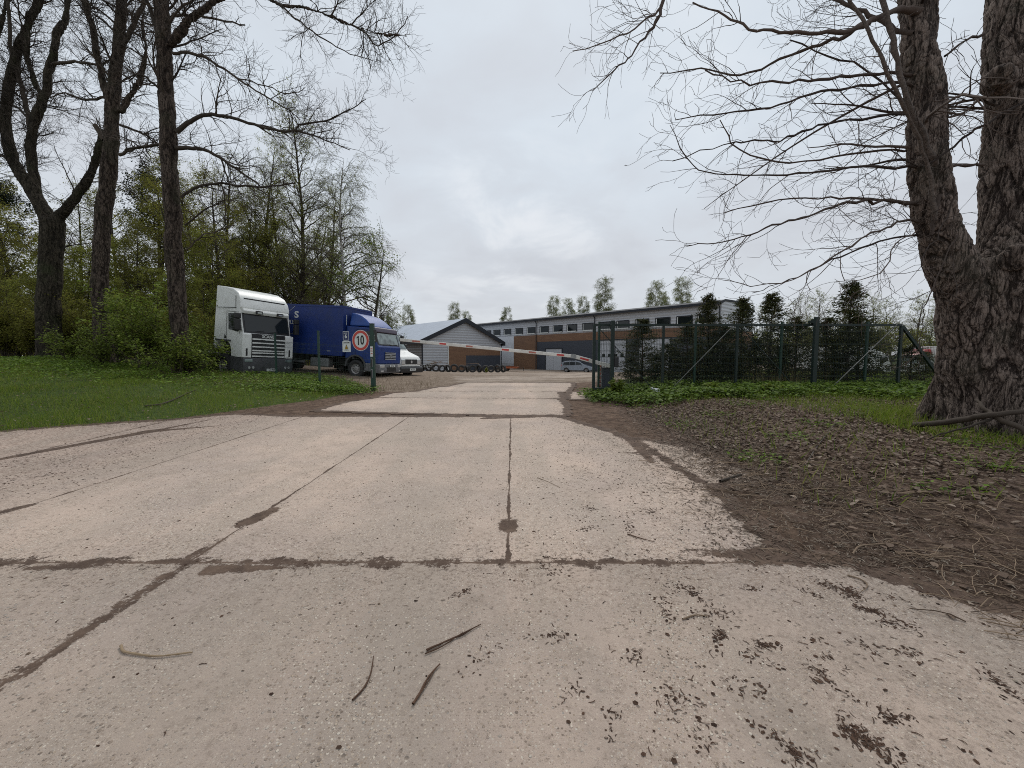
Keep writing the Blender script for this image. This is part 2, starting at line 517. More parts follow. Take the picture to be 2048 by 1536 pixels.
    twig('stick_pale', (.26, .19, .12), (.30, .22, .14))
    def leaf(nm, cols, tr=.35, rough=.6):
        m = bpy.data.materials.new(nm); m.use_nodes = True; nt = m.node_tree; nt.nodes.clear()
        out = nd(nt, 'ShaderNodeOutputMaterial')
        rp = nd(nt, 'ShaderNodeNewGeometry').outputs['Random Per Island']
        oi = nd(nt, 'ShaderNodeObjectInfo').outputs['Random']
        c = ramp(nt, rp, [(i / (len(cols) - 1), k) for i, k in enumerate(cols)])
        c = mix(nt, mth(nt, 'MULTIPLY', oi, .35), c, tuple(k * .6 for k in cols[0]))
        d = nd(nt, 'ShaderNodeBsdfPrincipled', {'Base Color': c, 'Roughness': rough})
        d.inputs['Specular IOR Level'].default_value = .15
        t = nd(nt, 'ShaderNodeBsdfTranslucent', {0: c})
        mx = nd(nt, 'ShaderNodeMixShader', {0: tr, 1: d.outputs[0], 2: t.outputs[0]})
        nt.links.new(mx.outputs[0], out.inputs[0]); M[nm] = m
    leaf('leaf_bud', [(.17, .18, .035), (.26, .29, .05), (.35, .39, .08), (.23, .18, .06)], .5)
    leaf('leaf_olive', [(.13, .12, .03), (.22, .22, .042), (.29, .31, .055), (.17, .125, .04)], .5)
    leaf('leaf_fresh', [(.10, .14, .025), (.16, .22, .035), (.25, .32, .055), (.18, .18, .04)])
    leaf('leaf_birch', [(.17, .19, .06), (.25, .28, .10), (.33, .36, .15), (.22, .21, .10)])
    leaf('leaf_pine', [(.012, .022, .010), (.022, .034, .014), (.035, .045, .018)], .1)
    leaf('leaf_thuja', [(.022, .027, .012), (.055, .068, .024), (.11, .125, .042), (.17, .14, .06)], .3)
    leaf('grass', [(.07, .12, .014), (.15, .23, .022), (.25, .33, .034), (.32, .31, .09)], .35)
    leaf('cover', [(.055, .10, .016), (.11, .18, .024), (.21, .32, .04), (.12, .15, .035)], .35)
    leaf('dead_leaf', [(.07, .046, .034), (.15, .105, .076), (.24, .175, .13), (.09, .06, .044), (.34, .27, .21)], .1, .7)
    leaf('straw', [(.12, .085, .05), (.20, .155, .09), (.26, .21, .13)], .15, .8)
    leaf('catkin', [(.035, .020, .014), (.075, .042, .028), (.12, .07, .046), (.05, .03, .02)], 0, .8)
    leaf('crumb', [(.04, .028, .021), (.10, .068, .046), (.17, .125, .09), (.34, .29, .23)], 0, .8)
build_mats()
# ================================================================ ground and road
def poly_sd(px, py, poly):
    """signed distance, positive inside"""
    poly = np.asarray(poly, float); n = len(poly)
    d = np.full(px.shape, 1e9); inside = np.zeros(px.shape, bool)
    for i in range(n):
        a, b = poly[i], poly[(i + 1) % n]
        e = b - a; wx, wy = px - a[0], py - a[1]
        t = np.clip((wx * e[0] + wy * e[1]) / (e @ e + 1e-12), 0, 1)
        d = np.minimum(d, np.hypot(wx - t * e[0], wy - t * e[1]))
        c = ((a[1] > py) != (b[1] > py)) & (px < (b[0] - a[0]) * (py - a[1]) / (b[1] - a[1] + 1e-12) + a[0])
        inside ^= c
    return np.where(inside, d, -d)

def seg_d(px, py, a, b, w0, w1):
    ax, ay = a; ex, ey = b[0] - ax, b[1] - ay
    t = np.clip(((px - ax) * ex + (py - ay) * ey) / (ex * ex + ey * ey), 0, 1)
    return np.hypot(px - ax - t * ex, py - ay - t * ey) - (w0 + (w1 - w0) * t)

SLABS = [
    [(-16, -6), (6.0, -6), (4.6, -2), (3.6, .6), (2.95, 1.85), (2.4, 2.55), (2.3, 2.66), (-16, 2.66)],
    [(-16, 2.74), (1.6, 2.74), (1.95, 3.0), (2.07, 4.3), (1.98, 5.9), (1.7, 7.2), (1.0, 8.68), (-6.2, 8.75), (-6.9, 7.95), (-8.8, 6.85), (-13, 4.9), (-16, 4.2)],
    [(-4.7, 9.7), (-2.6, 9.35), (-.5, 9.08), (1.15, 9.0), (1.35, 10.5), (1.35, 11.9), (-4.0, 12.2), (-4.6, 11.2)],
    [(-4.15, 12.3), (1.45, 11.95), (1.55, 13.9), (-3.2, 14.05), (-4.0, 13.4)],
    [(-3.3, 14.1), (1.9, 13.95), (2.2, 15.6), (-2.8, 15.75)],
    [(-2.5, 15.8), (2.3, 15.65), (2.6, 17.6), (-2.0, 17.7)],
    [(1.75, 11.9), (4.2, 11.7), (5.5, 13.6), (2.1, 13.8)],
    [(2.12, 6.5), (2.17, 4.35), (2.85, 4.55), (2.6, 6.0)],
]
def axis(lo, hi, step):
    return np.arange(lo, hi, step)

def grid_mesh(name, xs, ys, zf, mat, attrs=None, cull=None):
    X, Y = np.meshgrid(xs, ys)
    Z = zf(X, Y)
    V = np.stack([X, Y, Z], -1).reshape(-1, 3)
    nx, ny = len(xs), len(ys)
    i = np.arange(ny - 1)[:, None] * nx; j = np.arange(nx - 1)[None]
    F = np.stack([i + j, i + j + 1, i + j + 1 + nx, i + j + nx], -1).reshape(-1, 4)
    if cull is not None:
        F = F[cull(V[F].mean(1))]
        used = np.unique(F); remap = np.full(len(V), -1); remap[used] = np.arange(len(used))
        V = V[used]; F = remap[F]
    o = fast_mesh(name, V, F, mat, None, True)
    for k, fn in (attrs or {}).items():
        a = o.data.attributes.new(k, 'FLOAT', 'POINT')
        a.data.foreach_set('value', fn(V[:, 0], V[:, 1]).astype(np.float32))
    return o

def road_sd(x, y):
    d = np.full(x.shape, -9.0)
    for p in SLABS: d = np.maximum(d, poly_sd(x, y, p))
    return d

def patch_sd(x, y):
    d = np.full(x.shape, 9.0)
    # loose dirt lying over the slabs
    for a, b, w0, w1 in [((-.03, 3.24), (-.03, 3.36), .085, .08), ((-2.29, 3.35), (-2.23, 3.62), .085, .07),
                         ((-2.05, 2.61), (-1.5, 2.66), .07, .02), ((-2.3, 2.75), (-2.27, 3.2), .05, .02), ((-3.3, 2.63), (-2.6, 2.68), .035, .02),
                         ((-2.27, 1.2), (-2.27, 2.6), .035, .05), ((-2.27, -2), (-2.27, 1.2), .03, .035),
                         ((-6.95, 5.2), (-6.45, 7.1), .07, .13), ((-6.5, 7.0), (-5.6, 7.65), .12, .01), ((-6.4, 7.2), (-6.2, 8.3), .06, .02),
                         ((-.6, 8.55), (.5, 8.7), .1, .06), ((-4.75, 3.4), (-4.62, 3.75), .06, .05),
                         ((1.3, 2.85), (2.6, 2.75), .04, .14), ((1.5, 10.2), (1.75, 13.8), .12, .06),
                         ((.6, 12.0), (1.5, 12.1), .02, .12), ((1.85, 5.2), (2.0, 6.8), .05, .12), ((-4.6, 12.2), (-3.2, 12.25), .08, .02),
                         ((1.55, 5.7), (2.1, 5.6), .02, .06)]:
        d = np.minimum(d, seg_d(x, y, a, b, w0, w1))
    return d

# road material ------------------------------------------------------------
def concrete_nodes(nt, oc, scale=1.0):
    big = noise(nt, oc, .55, 5, .6)
    med = noise(nt, oc, 3.0, 6, .65)
    wx = nd(nt, 'ShaderNodeVectorMath', {0: oc, 1: (1.0, .16, 1.0)}, operation='MULTIPLY').outputs[0]
    trk = noise(nt, wx, 1.4, 4, .55)
    base = mix(nt, smooth(nt, big, .36, .64), srgb(181, 164, 152), srgb(205, 183, 166))
    base = mix(nt, mth(nt, 'MULTIPLY', smooth(nt, trk, .42, .65), .65), base, srgb(174, 160, 146))
    base = mix(nt, mth(nt, 'MULTIPLY', smooth(nt, med, .45, .72), .35), base, srgb(136, 122, 108))
    base = mix(nt, mth(nt, 'MULTIPLY', smooth(nt, noise(nt, oc, 19, 6, .75), .5, .68), .45), base, srgb(126, 108, 94))
    base = mix(nt, mth(nt, 'MULTIPLY', smooth(nt, noise(nt, oc, 31, 6, .75), .52, .68), .4), base, srgb(206, 190, 170))
    hs = []
    for sc_, lo, hi, keep, amt in ((27, .12, .22, .30, 1.0), (46, .24, .36, .45, 1.0), (74, .28, .42, .55, 1.0), (140, .28, .46, .6, .85)):
        v = nd(nt, 'ShaderNodeTexVoronoi', {'Vector': oc, 'Scale': sc_ * scale, 'Randomness': 1.0})
        rnd = nd(nt, 'ShaderNodeSeparateColor', {0: v.outputs[1]}).outputs
        dots = smooth(nt, v.outputs[0], hi, lo)
        sel = mth(nt, 'GREATER_THAN', rnd[0], 1 - keep)
        # stones come and go in patches
        pt = smooth(nt, noise(nt, oc, 1.1 + sc_ * .01, 4, .6), .34, .62)
        f = mth(nt, 'MULTIPLY', mth(nt, 'MULTIPLY', dots, sel), mth(nt, 'MULTIPLY', pt, amt))
        stone = ramp(nt, rnd[1], [(0, srgb(104, 88, 76)), (.25, srgb(138, 118, 102)), (.5, srgb(200, 178, 154)), (.8, srgb(240, 228, 210)), (1, srgb(158, 154, 148))])
        base = mix(nt, f, base, stone)
        hs.append(f)
    pit = nd(nt, 'ShaderNodeTexVoronoi', {'Vector': oc, 'Scale': 34.0 * scale})
    pr = nd(nt, 'ShaderNodeSeparateColor', {0: pit.outputs[1]}).outputs[0]
    pitf = mth(nt, 'MULTIPLY', smooth(nt, pit.outputs[0], .36, .10), mth(nt, 'MULTIPLY', mth(nt, 'GREATER_THAN', pr, .84), smooth(nt, noise(nt, oc, 2.1, 3), .42, .6)))
    base = mix(nt, mth(nt, 'MULTIPLY', pitf, .75), base, srgb(94, 78, 66))
    fine = noise(nt, oc, 230, 3, .7)
    base = mix(nt, mth(nt, 'MULTIPLY', smooth(nt, fine, .5, .8), .35), base, srgb(112, 98, 86))
    h = mth(nt, 'ADD', mth(nt, 'ADD', hs[0], hs[1]), mth(nt, 'SUBTRACT', mth(nt, 'MULTIPLY', fine, .6), pitf))
    return base, h

def dirt_nodes(nt, oc):
    a = noise(nt, oc, 5, 8, .7); b_ = noise(nt, oc, 60, 5, .75)
    c = mix(nt, smooth(nt, a, .35, .7), srgb(84, 67, 56), srgb(124, 103, 87))
    c = mix(nt, mth(nt, 'MULTIPLY', smooth(nt, b_, .5, .75), .6), c, srgb(140, 120, 104))
    c = mix(nt, mth(nt, 'MULTIPLY', smooth(nt, b_, .45, .25), .6), c, srgb(45, 35, 30))
    return c, mth(nt, 'ADD', a, b_)

m, nt, b = newmat('concrete_road')
oc = nd(nt, 'ShaderNodeTexCoord').outputs['Object']
wob = nd(nt, 'ShaderNodeTexNoise', {'Vector': oc, 'Scale': 2.6, 'Detail': 6.0, 'Roughness': .65}).outputs[1]
wv = nd(nt, 'ShaderNodeVectorMath', {0: nd(nt, 'ShaderNodeVectorMath', {0: wob, 1: (.5, .5, .5)}, operation='SUBTRACT').outputs[0], 'Scale': .05}, operation='SCALE').outputs[0]
ow = nd(nt, 'ShaderNodeVectorMath', {0: oc, 1: wv}, operation='ADD').outputs[0]
s3 = nd(nt, 'ShaderNodeSeparateXYZ', {0: ow}).outputs
def lined(c, pos): return mth(nt, 'ABSOLUTE', mth(nt, 'SUBTRACT', c, pos))
dl = lined(s3[0], -.03)
# joint A stops at the near cross joint
near = mth(nt, 'LESS_THAN', s3[1], 2.7)
dl = mth(nt, 'ADD', dl, mth(nt, 'MULTIPLY', near, 5.0))
far = mth(nt, 'GREATER_THAN', s3[1], 9.0)
dl = mth(nt, 'MINIMUM', dl, lined(s3[0], -2.27))
dl = mth(nt, 'MINIMUM', dl, lined(s3[0], -4.62))
dl = mth(nt, 'MINIMUM', dl, lined(s3[0], -6.9))
dl = mth(nt, 'ADD', dl, mth(nt, 'MULTIPLY', far, 5.0))
dc = lined(s3[1], 2.70)
for yy in (8.85,):
    dc = mth(nt, 'MINIMUM', dc, lined(s3[1], yy))
dj = mth(nt, 'MINIMUM', dl, dc)
wn = noise(nt, oc, 1.7, 5, .7)
jw = mth(nt, 'MULTIPLY_ADD', smooth(nt, wn, .42, .74), .026, .006)
edge = noise(nt, oc, 24, 5, .75)
jd = mth(nt, 'SUBTRACT', dj, mth(nt, 'MULTIPLY', jw, mth(nt, 'MULTIPLY_ADD', edge, 1.6, .2)))
joint = smooth(nt, mth(nt, 'ADD', jd, mth(nt, 'MULTIPLY_ADD', noise(nt, oc, 70, 3, .7), .02, -.01)), .004, -.004)
sd = nd(nt, 'ShaderNodeAttribute', attribute_name='sd').outputs['Fac']
e2 = noise(nt, oc, 5, 8, .75)
sdn = mth(nt, 'ADD', sd, mth(nt, 'MULTIPLY_ADD', e2, .46, -.23))
fz = noise(nt, oc, 60, 4, .7)
sdn = mth(nt, 'ADD', sdn, mth(nt, 'MULTIPLY_ADD', fz, .10, -.05))
sp = nd(nt, 'ShaderNodeAttribute', attribute_name='sp').outputs['Fac']
spn = mth(nt, 'ADD', sp, mth(nt, 'ADD', mth(nt, 'MULTIPLY_ADD', noise(nt, oc, 16, 6, .75), .14, -.07), mth(nt, 'MULTIPLY_ADD', fz, .06, -.03)))
dirtf = mth(nt, 'MAXIMUM', smooth(nt, sdn, .012, -.012), smooth(nt, spn, .008, -.008))
# thin scatter of dirt near edges
thin = mth(nt, 'MULTIPLY', smooth(nt, sd, .7, 0.0), smooth(nt, noise(nt, oc, 34, 6, .8), .5, .62))
base, h = concrete_nodes(nt, oc)
dc_, dh = dirt_nodes(nt, oc)
xs_ = nd(nt, 'ShaderNodeSeparateXYZ', {0: oc}).outputs
# reddish brown film of crushed catkins, strongest to the left lane and the right verge
redz = mth(nt, 'MULTIPLY', smooth(nt, xs_[0], -3.5, -6.5), smooth(nt, noise(nt, oc, 30, 6, .8), .42, .62))
base = mix(nt, mth(nt, 'MULTIPLY', redz, .7), base, srgb(112, 84, 70))
rz2 = mth(nt, 'MULTIPLY', smooth(nt, xs_[0], .2, 2.0), smooth(nt, noise(nt, oc, 26, 6, .8), .48, .62))
base = mix(nt, mth(nt, 'MULTIPLY', rz2, .40), base, srgb(104, 86, 74))
nearf = mth(nt, 'LESS_THAN', s3[1], 2.7)
base = mix(nt, mth(nt, 'MULTIPLY', nearf, .22), base, srgb(120, 112, 102))
c = mix(nt, mth(nt, 'MULTIPLY', thin, .7), base, dc_)
tot = mth(nt, 'MAXIMUM', joint, dirtf)
c = mix(nt, tot, c, mix(nt, .28, dc_, srgb(52, 42, 36)))
slabtone = mth(nt, 'FRACT', mth(nt, 'MULTIPLY', mth(nt, 'ADD', mth(nt, 'FLOOR', mth(nt, 'DIVIDE', mth(nt, 'ADD', s3[0], .03), 2.27)), mth(nt, 'MULTIPLY', nearf, 3.7)), .37))
c = mix(nt, mth(nt, 'MULTIPLY', mth(nt, 'MULTIPLY', slabtone, .20), mth(nt, 'SUBTRACT', 1.0, tot)), c, srgb(150, 138, 127))
hh = mth(nt, 'MULTIPLY', h, mth(nt, 'SUBTRACT', 1.0, tot))
n_a = bump(nt, mth(nt, 'ADD', hh, mth(nt, 'MULTIPLY', dh, .7)), .8, .008)
n_b = bump(nt, tot, -.6, .012, n_a)
setb(nt, b, col=c, rough=.88, spec=.25, normal=n_b)
M['road'] = m

# ground material ------------------------------------------------------------
m, nt, b = newmat('ground_soil')
oc = nd(nt, 'ShaderNodeTexCoord').outputs['Object']
dirt, dh = dirt_nodes(nt, oc)
A = lambda k: nd(nt, 'ShaderNodeAttribute', attribute_name=k).outputs['Fac']
nz = noise(nt, oc, 1.6, 7, .7)
nz2 = noise(nt, oc, 9, 6, .75)
nn = mth(nt, 'MULTIPLY_ADD', nz, .7, mth(nt, 'MULTIPLY', nz2, .3))
litter = mix(nt, smooth(nt, nz2, .38, .66), srgb(78, 62, 52), srgb(128, 108, 94))
grassc = mix(nt, smooth(nt, nz2, .35, .65), (.035, .055, .013), (.08, .115, .026))
gravel = mix(nt, smooth(nt, noise(nt, oc, 3.0, 8, .8), .35, .65), srgb(104, 88, 74), srgb(146, 130, 114))
gravel = mix(nt, mth(nt, 'MULTIPLY', smooth(nt, noise(nt, oc, 25, 6, .8), .5, .7), .6), gravel, srgb(176, 162, 146))
st = nd(nt, 'ShaderNodeVectorMath', {0: oc, 1: (.35, 1.1, 1)}, operation='MULTIPLY').outputs[0]
patch = smooth(nt, noise(nt, st, .55, 7, .62), .45, .55)
conc = mix(nt, smooth(nt, noise(nt, oc, 1.4, 7, .7), .3, .7), srgb(148, 134, 122), srgb(178, 163, 148))
conc = mix(nt, mth(nt, 'MULTIPLY', smooth(nt, noise(nt, st, 2.2, 6, .7), .54, .64), .7), conc, srgb(104, 90, 78))
yardc = mix(nt, patch, gravel, conc)
def th(k): return smooth(nt, mth(nt, 'ADD', A(k), mth(nt, 'MULTIPLY_ADD', nn, 1.2, -.6)), .4, .6)
c = dirt
c = mix(nt, th('litter'), c, litter)
c = mix(nt, th('yard'), c, yardc)
c = mix(nt, th('gravel'), c, gravel)
c = mix(nt, th('grass'), c, grassc)
setb(nt, b, col=c, rough=.95, spec=.15, normal=bump(nt, dh, .8, .03))
M['ground'] = m

def a_grass(x, y):
    edge = np.interp(y, [-5, 4.9, 6.85, 7.95, 9, 11.5, 14, 16, 20, 30], [-30, -12.2, -8.5, -6.7, -6.2, -5.2, -4.8, -5.6, -9, -14])
    a = sstep(.0, .8, edge - x) * (1 - sstep(19.5, 23, y + (x + 14) * .2))
    rr = sstep(10.3, 11.6, y + .5 * np.sin(x * 1.7)) * sstep(0, .6, x - np.where(y < 13, 2.1, 2.1 + (y - 13) * .55)) * (1 - sstep(24, 32, y))
    tr = .38 * sstep(6.0, 7.5, x) * sstep(3.5, 6, y) * (1 - sstep(13, 14, y))
    far = sstep(90, 120, y) * 1.0
    return np.clip(a + rr + tr + far + sstep(28, 45, x) * sstep(10, 30, y) * (1 - sstep(60, 80, y)) * .9, 0, 1)
def a_yard(x, y):
    return sstep(16.5, 18.5, y + 0 * x) * (1 - sstep(90, 120, y)) * sstep(-16, -9, x + .25 * (y - 17))
def a_gravel(x, y):
    return sstep(-1.0, -3.5, x + (y - 17) * .18) * sstep(13.5, 14.5, y) * (1 - sstep(30, 36, y)) * sstep(-19, -15, x) * .95
def a_litter(x, y):
    return np.maximum(sstep(2.0, 3.0, x) * sstep(1.0, 4.0, y + x * .3) * (1 - sstep(11, 12.5, y)), sstep(19, 22, y - (x + 12) * .15) * sstep(-12, -16, x) * (1 - sstep(80, 90, y)))

gx = np.concatenate([-np.geomspace(22, 900, 26)[::-1], axis(-21.5, 16, .3), np.geomspace(16.3, 900, 28)])
gy = np.concatenate([[-60, -25, -12], axis(-8, 26, .3), axis(26, 75, 1.2), np.geomspace(76, 1500, 24)])
def on_road(c):
    x, y = c[:, 0], c[:, 1]
    return ~((x > -13.5) & (x < 1.5) & (y > -6) & (y < 3.9))
ground = grid_mesh('ground', gx, gy, lambda x, y: G(x, y), M['ground'],
                   {'grass': a_grass, 'yard': a_yard, 'gravel': a_gravel, 'litter': a_litter})
struct(ground)

rx = axis(-16, 6.4, .08); ry = np.concatenate([axis(-6, 9.6, .08), axis(9.6, 18.5, .12)])
road = grid_mesh('road', rx, ry, lambda x, y: np.interp(x, gx, gx) * 0 + G(x, y) + .012, M['road'], {'sd': road_sd, 'sp': patch_sd},
                 cull=lambda c: road_sd(c[:, 0], c[:, 1]) > -.22)
struct(road)
# ================================================================ buildings
GZ = -1.03
def make_hall():
    r = empty('industrial_hall', 'long industrial hall with grey ribbed upper wall, brown band and row of small windows', 'building', (24.4, 47.1, GZ), math.atan2(-.751, .66))
    L = 64.0; D = 10.5; H = 8.6
    # local x: 0 right corner, -L far left; y into the building; z from the yard
    def fx(px):
        k = (px - 1024) / FPX
        t = (82.7 * k + 6.9) / (31.3 + 35.6 * k)
        return -(1 - t) * 47.4
    prof = [(0, 0), (D, 0), (D, H - .35), (5.7, H + .42), (.9, H + .28), (0, H)]
    w = MB().prism([(a, b_) for a, b_ in prof], -L, 0, 'x')
    w.build('wall', M['ribbed'], r)
    # roof skin, dark edge
    rf = MB()
    pr = [(-.45, H - .12), (-.45, H + .12), (.9, H + .46), (5.7, H + .60), (D + .3, H - .18), (D + .3, H - .36), (5.7, H + .43), (.9, H + .29), (.02, H + .01)]
    rf.prism(pr, -L - .2, -.02, 'x')
    roof = rf.build('roof', M['fascia'], r)
    MB().b2(-L, -.1, -.62, -.46, H - .2, H).build('gutter', M['fascia'], roof)
    MB().prism([(-.45, H - .14), (-.45, H + .14), (.9, H + .50), (5.7, H + .63), (D + .32, H - .14), (D + .32, H - .34), (5.7, H + .40), (.9, H + .25), (-.2, H - .14)], -.015, .1, 'x').build('edge_trim', M['fascia'], roof)
    v = MB(); 
    for x in (fx(1130),): v.b2(x - .8, x + .8, 4.5, 6.0, H + .4, H + 1.0)
    v.build('roof_vent', M['door_white'], roof)
    zb, zg = 4.95 - GZ, 3.75 - GZ
    x0, x1 = fx(1028), fx(1074)
    bk = MB().b2(x0, x1, -.06, -.004, 0, zb); bk.b2(x1, -.3, -.06, -.004, zg, zb)
    bk.each('brown_cladding', M['brick'], r)
    MB().b2(fx(975), x0 - .01, -.05, -.004, .9, zb).build('pale_cladding', M['pale_panel'], r)
    g_ = MB(); doors = [(fx(1091), fx(1124.5), 3.63)]
    gar = [(fx(1199), fx(1252.5), 4.75)]
    wd = gar[0][1] - gar[0][0]
    x = gar[0][1] + 1.9
    while x + wd < -1:
        gar.append((x, x + wd, 4.75)); x += wd + 1.9
    cur = x1 + .005
    for a, c_, h in doors + gar:
        g_.b2(cur, a, -.05, -.004, 0, zg - .004)
        if h < zg - .05: g_.b2(a, c_, -.05, -.004, h, zg - .004)
        cur = c_
    g_.b2(cur, -.3, -.05, -.004, 0, zg - .004)
    g_.each('grey_cladding', M['graphite'], r)
    for i, (a, c_, h) in enumerate(doors + gar):
        h = min(h, zg - .02)
        dm = MB().b2(a + .08, c_ - .08, .0, .04, 0, h - .08)
        if i == 0:
            dm = MB()
            for k in range(2):
                m0 = a + .1 + k * (c_ - a - .2) / 2
                dm.b2(m0 + .02, m0 + (c_ - a - .2) / 2 - .02, -.035, -.01, .03, h - .1)
        else:
            dm = MB(); nrow = 6
            for k in range(nrow):
                dm.b2(a + .1, c_ - .1, -.035, -.008, .03 + k * (h - .15) / nrow, (k + 1) * (h - .15) / nrow + .01)
        d = dm.build('door' if i == 0 else 'garage_door', M['door_white'], r, bevel=.01)
        fr = MB(); fr.b2(a - .06, a + .09, -.12, -.06, 0, h + .06); fr.b2(c_ - .09, c_ + .06, -.12, -.06, 0, h + .06); fr.b2(a + .09, c_ - .09, -.12, -.06, h - .08, h + .06)
        fr.build('door_frame', M['fascia'], d)
        n = 3 if i == 0 else 4; ww = (c_ - a - .4) / n
        for k in range(n):
            z0 = 2.25 if i else 2.4; gl = MB()
            gl.b2(a + .2 + k * ww + ww * .25, a + .2 + (k + 1) * ww - ww * .25, -.045, -.0355, z0, z0 + (.45 if i else .5))
            gl.build('door_window', M['glass'], d)
    for px in [976, 994, 1015, 1038, 1062, 1088, 1115, 1143, 1174.6, 1208, 1244, 1282, 1323, 1366, 1408]:
        c_ = fx(px); a0, a1 = c_ - .95, c_ + .95; z0, z1 = 6.3, 7.3
        f = MB()
        for q in ((a0 - .08, a1 + .08, z1, z1 + .12), (a0 - .1, a0, z0, z1), (a1, a1 + .1, z0, z1)): f.b2(q[0], q[1], -.09, -.004, q[2], q[3])
        w_ = f.build('window', M['fascia'], r)
        MB().b2(a0 + .02, a1 - .02, -.03, -.006, z0 + .06, z1 - .02).build('pane', M['glass'], w_)
        s_ = MB(); s_.b2(a0, a1, -.12, -.004, z0 - .1, z0 + .05); s_.b2(a0 + .01, a0 + .12, -.06, -.031, z0 + .051, z1 - .01)
        s_.build('sill', M['sign_white'], w_)
    for px in (1073, 1189, 1436):
        x_ = fx(px); p = MB(); p.cyl((x_, -.16, 0), (x_, -.16, H - .5), .07, n=8); p.cyl((x_, -.16, H - .5), (x_, -.5, H - .22), .07, n=8)
        p.build('downpipe', M['fascia'], r)
    # end wall: dark corner, window and a door
    for y0 in (5.2, 7.6): MB().b2(.004, .06, y0, y0 + 1.3, 6.2, 7.2).build('window', M['glass'], r)
    e = MB().b2(.004, .05, .1, D - .1, 3.9, 5.6); e.build('end_cladding', M['brick'], r)
    e = MB().b2(.004, .05, .1, D - .1, 0, 3.89); e.build('end_panel', M['graphite'], r)
make_hall()

def make_gable():
    r = empty('gabled_warehouse', 'gabled warehouse with pale metal roof and ribbed grey end wall behind the tyres', 'building', (-13.4, 60, -1.02), math.atan2(.66, .751))
    W, L, E, P = 15.2, 32.0, 4.75, 8.15
    w = MB().prism([(0, 0), (W, 0), (W, E), (W / 2, P), (0, E)], 0, L, 'y')
    w.build('wall', M['ribbed'], r)
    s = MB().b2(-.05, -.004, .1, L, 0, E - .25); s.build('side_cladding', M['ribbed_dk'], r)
    MB().b2(-.14, .06, -.08, -.004, 0, E - .1).build('corner_trim', M['fascia'], r)
    sl = (P - E) / (W / 2)
    def roof_half(s0):
        o = .55; t = .12
        pts = [(W / 2, P + .12), (W / 2, P + .12 + t)]
        if s0 < 0: pts += [(-o, E - o * sl + .12 + t), (-o, E - o * sl + .12)]
        else: pts += [(W + o, E - o * sl + .12 + t), (W + o, E - o * sl + .12)]
        return pts
    a = MB()
    for s0 in (-1, 1): a.prism(roof_half(s0), -.45, L + .3, 'y')
    rf = a.build('roof', M['roof_metal'], r)
    f = MB(); tf = .62
    for s0 in (-1, 1):
        xo = -.62 if s0 < 0 else W + .62
        zo = E - .62 * sl + .27
        f.prism([(W / 2, P + .30), (xo, zo), (xo, zo - tf), (W / 2, P + .30 - tf - .1)], -.56, -.44, 'y')
    f.each('fascia', M['fascia'], rf)
    f = MB(); f.b2(-.7, -.5, -.44, L, E - .62 * sl - .34, E - .62 * sl + .02); f.b2(W + .5, W + .7, -.44, L, E - .62 * sl - .34, E - .62 * sl + .02)
    f.each('gutter', M['fascia'], rf)
    b_ = MB(); b_.b2(4.6, 15.1, -.06, -.004, 2.45, 3.9); b_.b2(4.6, 7.86, -.06, -.004, 0, 2.449)
    b_.each('brown_cladding', M['brick'], r)
    MB().b2(7.865, 15.1, -.055, -.004, 0, 2.448).build('grey_cladding', M['graphite'], r)
    MB().b2(4.45, 4.59, -.07, -.004, 0, 3.95).build('trim_strip', M['sign_white'], r)
    MB().cyl((W + .12, -.1, 0), (W + .12, -.1, E - .6), .06, n=8).build('downpipe', M['fascia'], r)
make_gable()
# ================================================================ vehicles
def veh_matrix(x, y, ang, tilt=0.0, z=None, sink=0.0):
    """local +x forward; ang = compass below +x world axis; tilt = right side down seen from the camera"""
    z = g(x, y) if z is None else z
    return Matrix.Translation((x, y, z - sink)) @ Matrix.Rotation(tilt, 4, 'Y') @ Matrix.Rotation(-ang, 4, 'Z')

def wheel(parent, x, y, rad, wid, rimr, side, tm='rubber', rm='rim', truck=True):
    h = wid / 2
    t = MB().lathe([(rimr, -h * .8), (rad * .93, -h), (rad, -h * .7), (rad, h * .7), (rad * .93, h), (rimr, h * .8)], (x, y, rad), 'y', 28)
    w = t.build('wheel', M[tm], parent, True)
    r = MB(); s = side; r.mi = 0
    r.lathe([(rimr + .005, s * h * .82), (rimr * .82, s * h * .55), (rimr * .45, s * h * .25 if not truck else s * h * .62), (rimr * .32, s * h * .7), (.01, s * h * .75), (.01, s * h * .1), (rimr, s * h * .1)], (x, y, rad), 'y', 24)
    n = 8 if truck else 5
    r.mi = 1; hol = r
    for i in range(n):
        a = 2 * math.pi * i / n
        cx, cz = x + rimr * .66 * math.cos(a), rad + rimr * .66 * math.sin(a)
        hol.cyl((cx, y + s * h * .30, cz), (cx, y + s * h * (.64 if truck else .47), cz), rimr * .13, n=8)
    r.build('rim', [M[rm], M['black']], w, False)
    return w

def plate(parent, M4, txt, sz=(.52, .11)):
    p = MB().box((0, 0, 0), (sz[0], sz[1], .012)); o = p.build('number_plate', M['sign_white'], parent); o.data.transform(M4)
    text('plate_text', txt, sz[1] * .85, M['ink'], o, M4 @ Matrix.Translation((0, 0, .008)), .002)
    return o

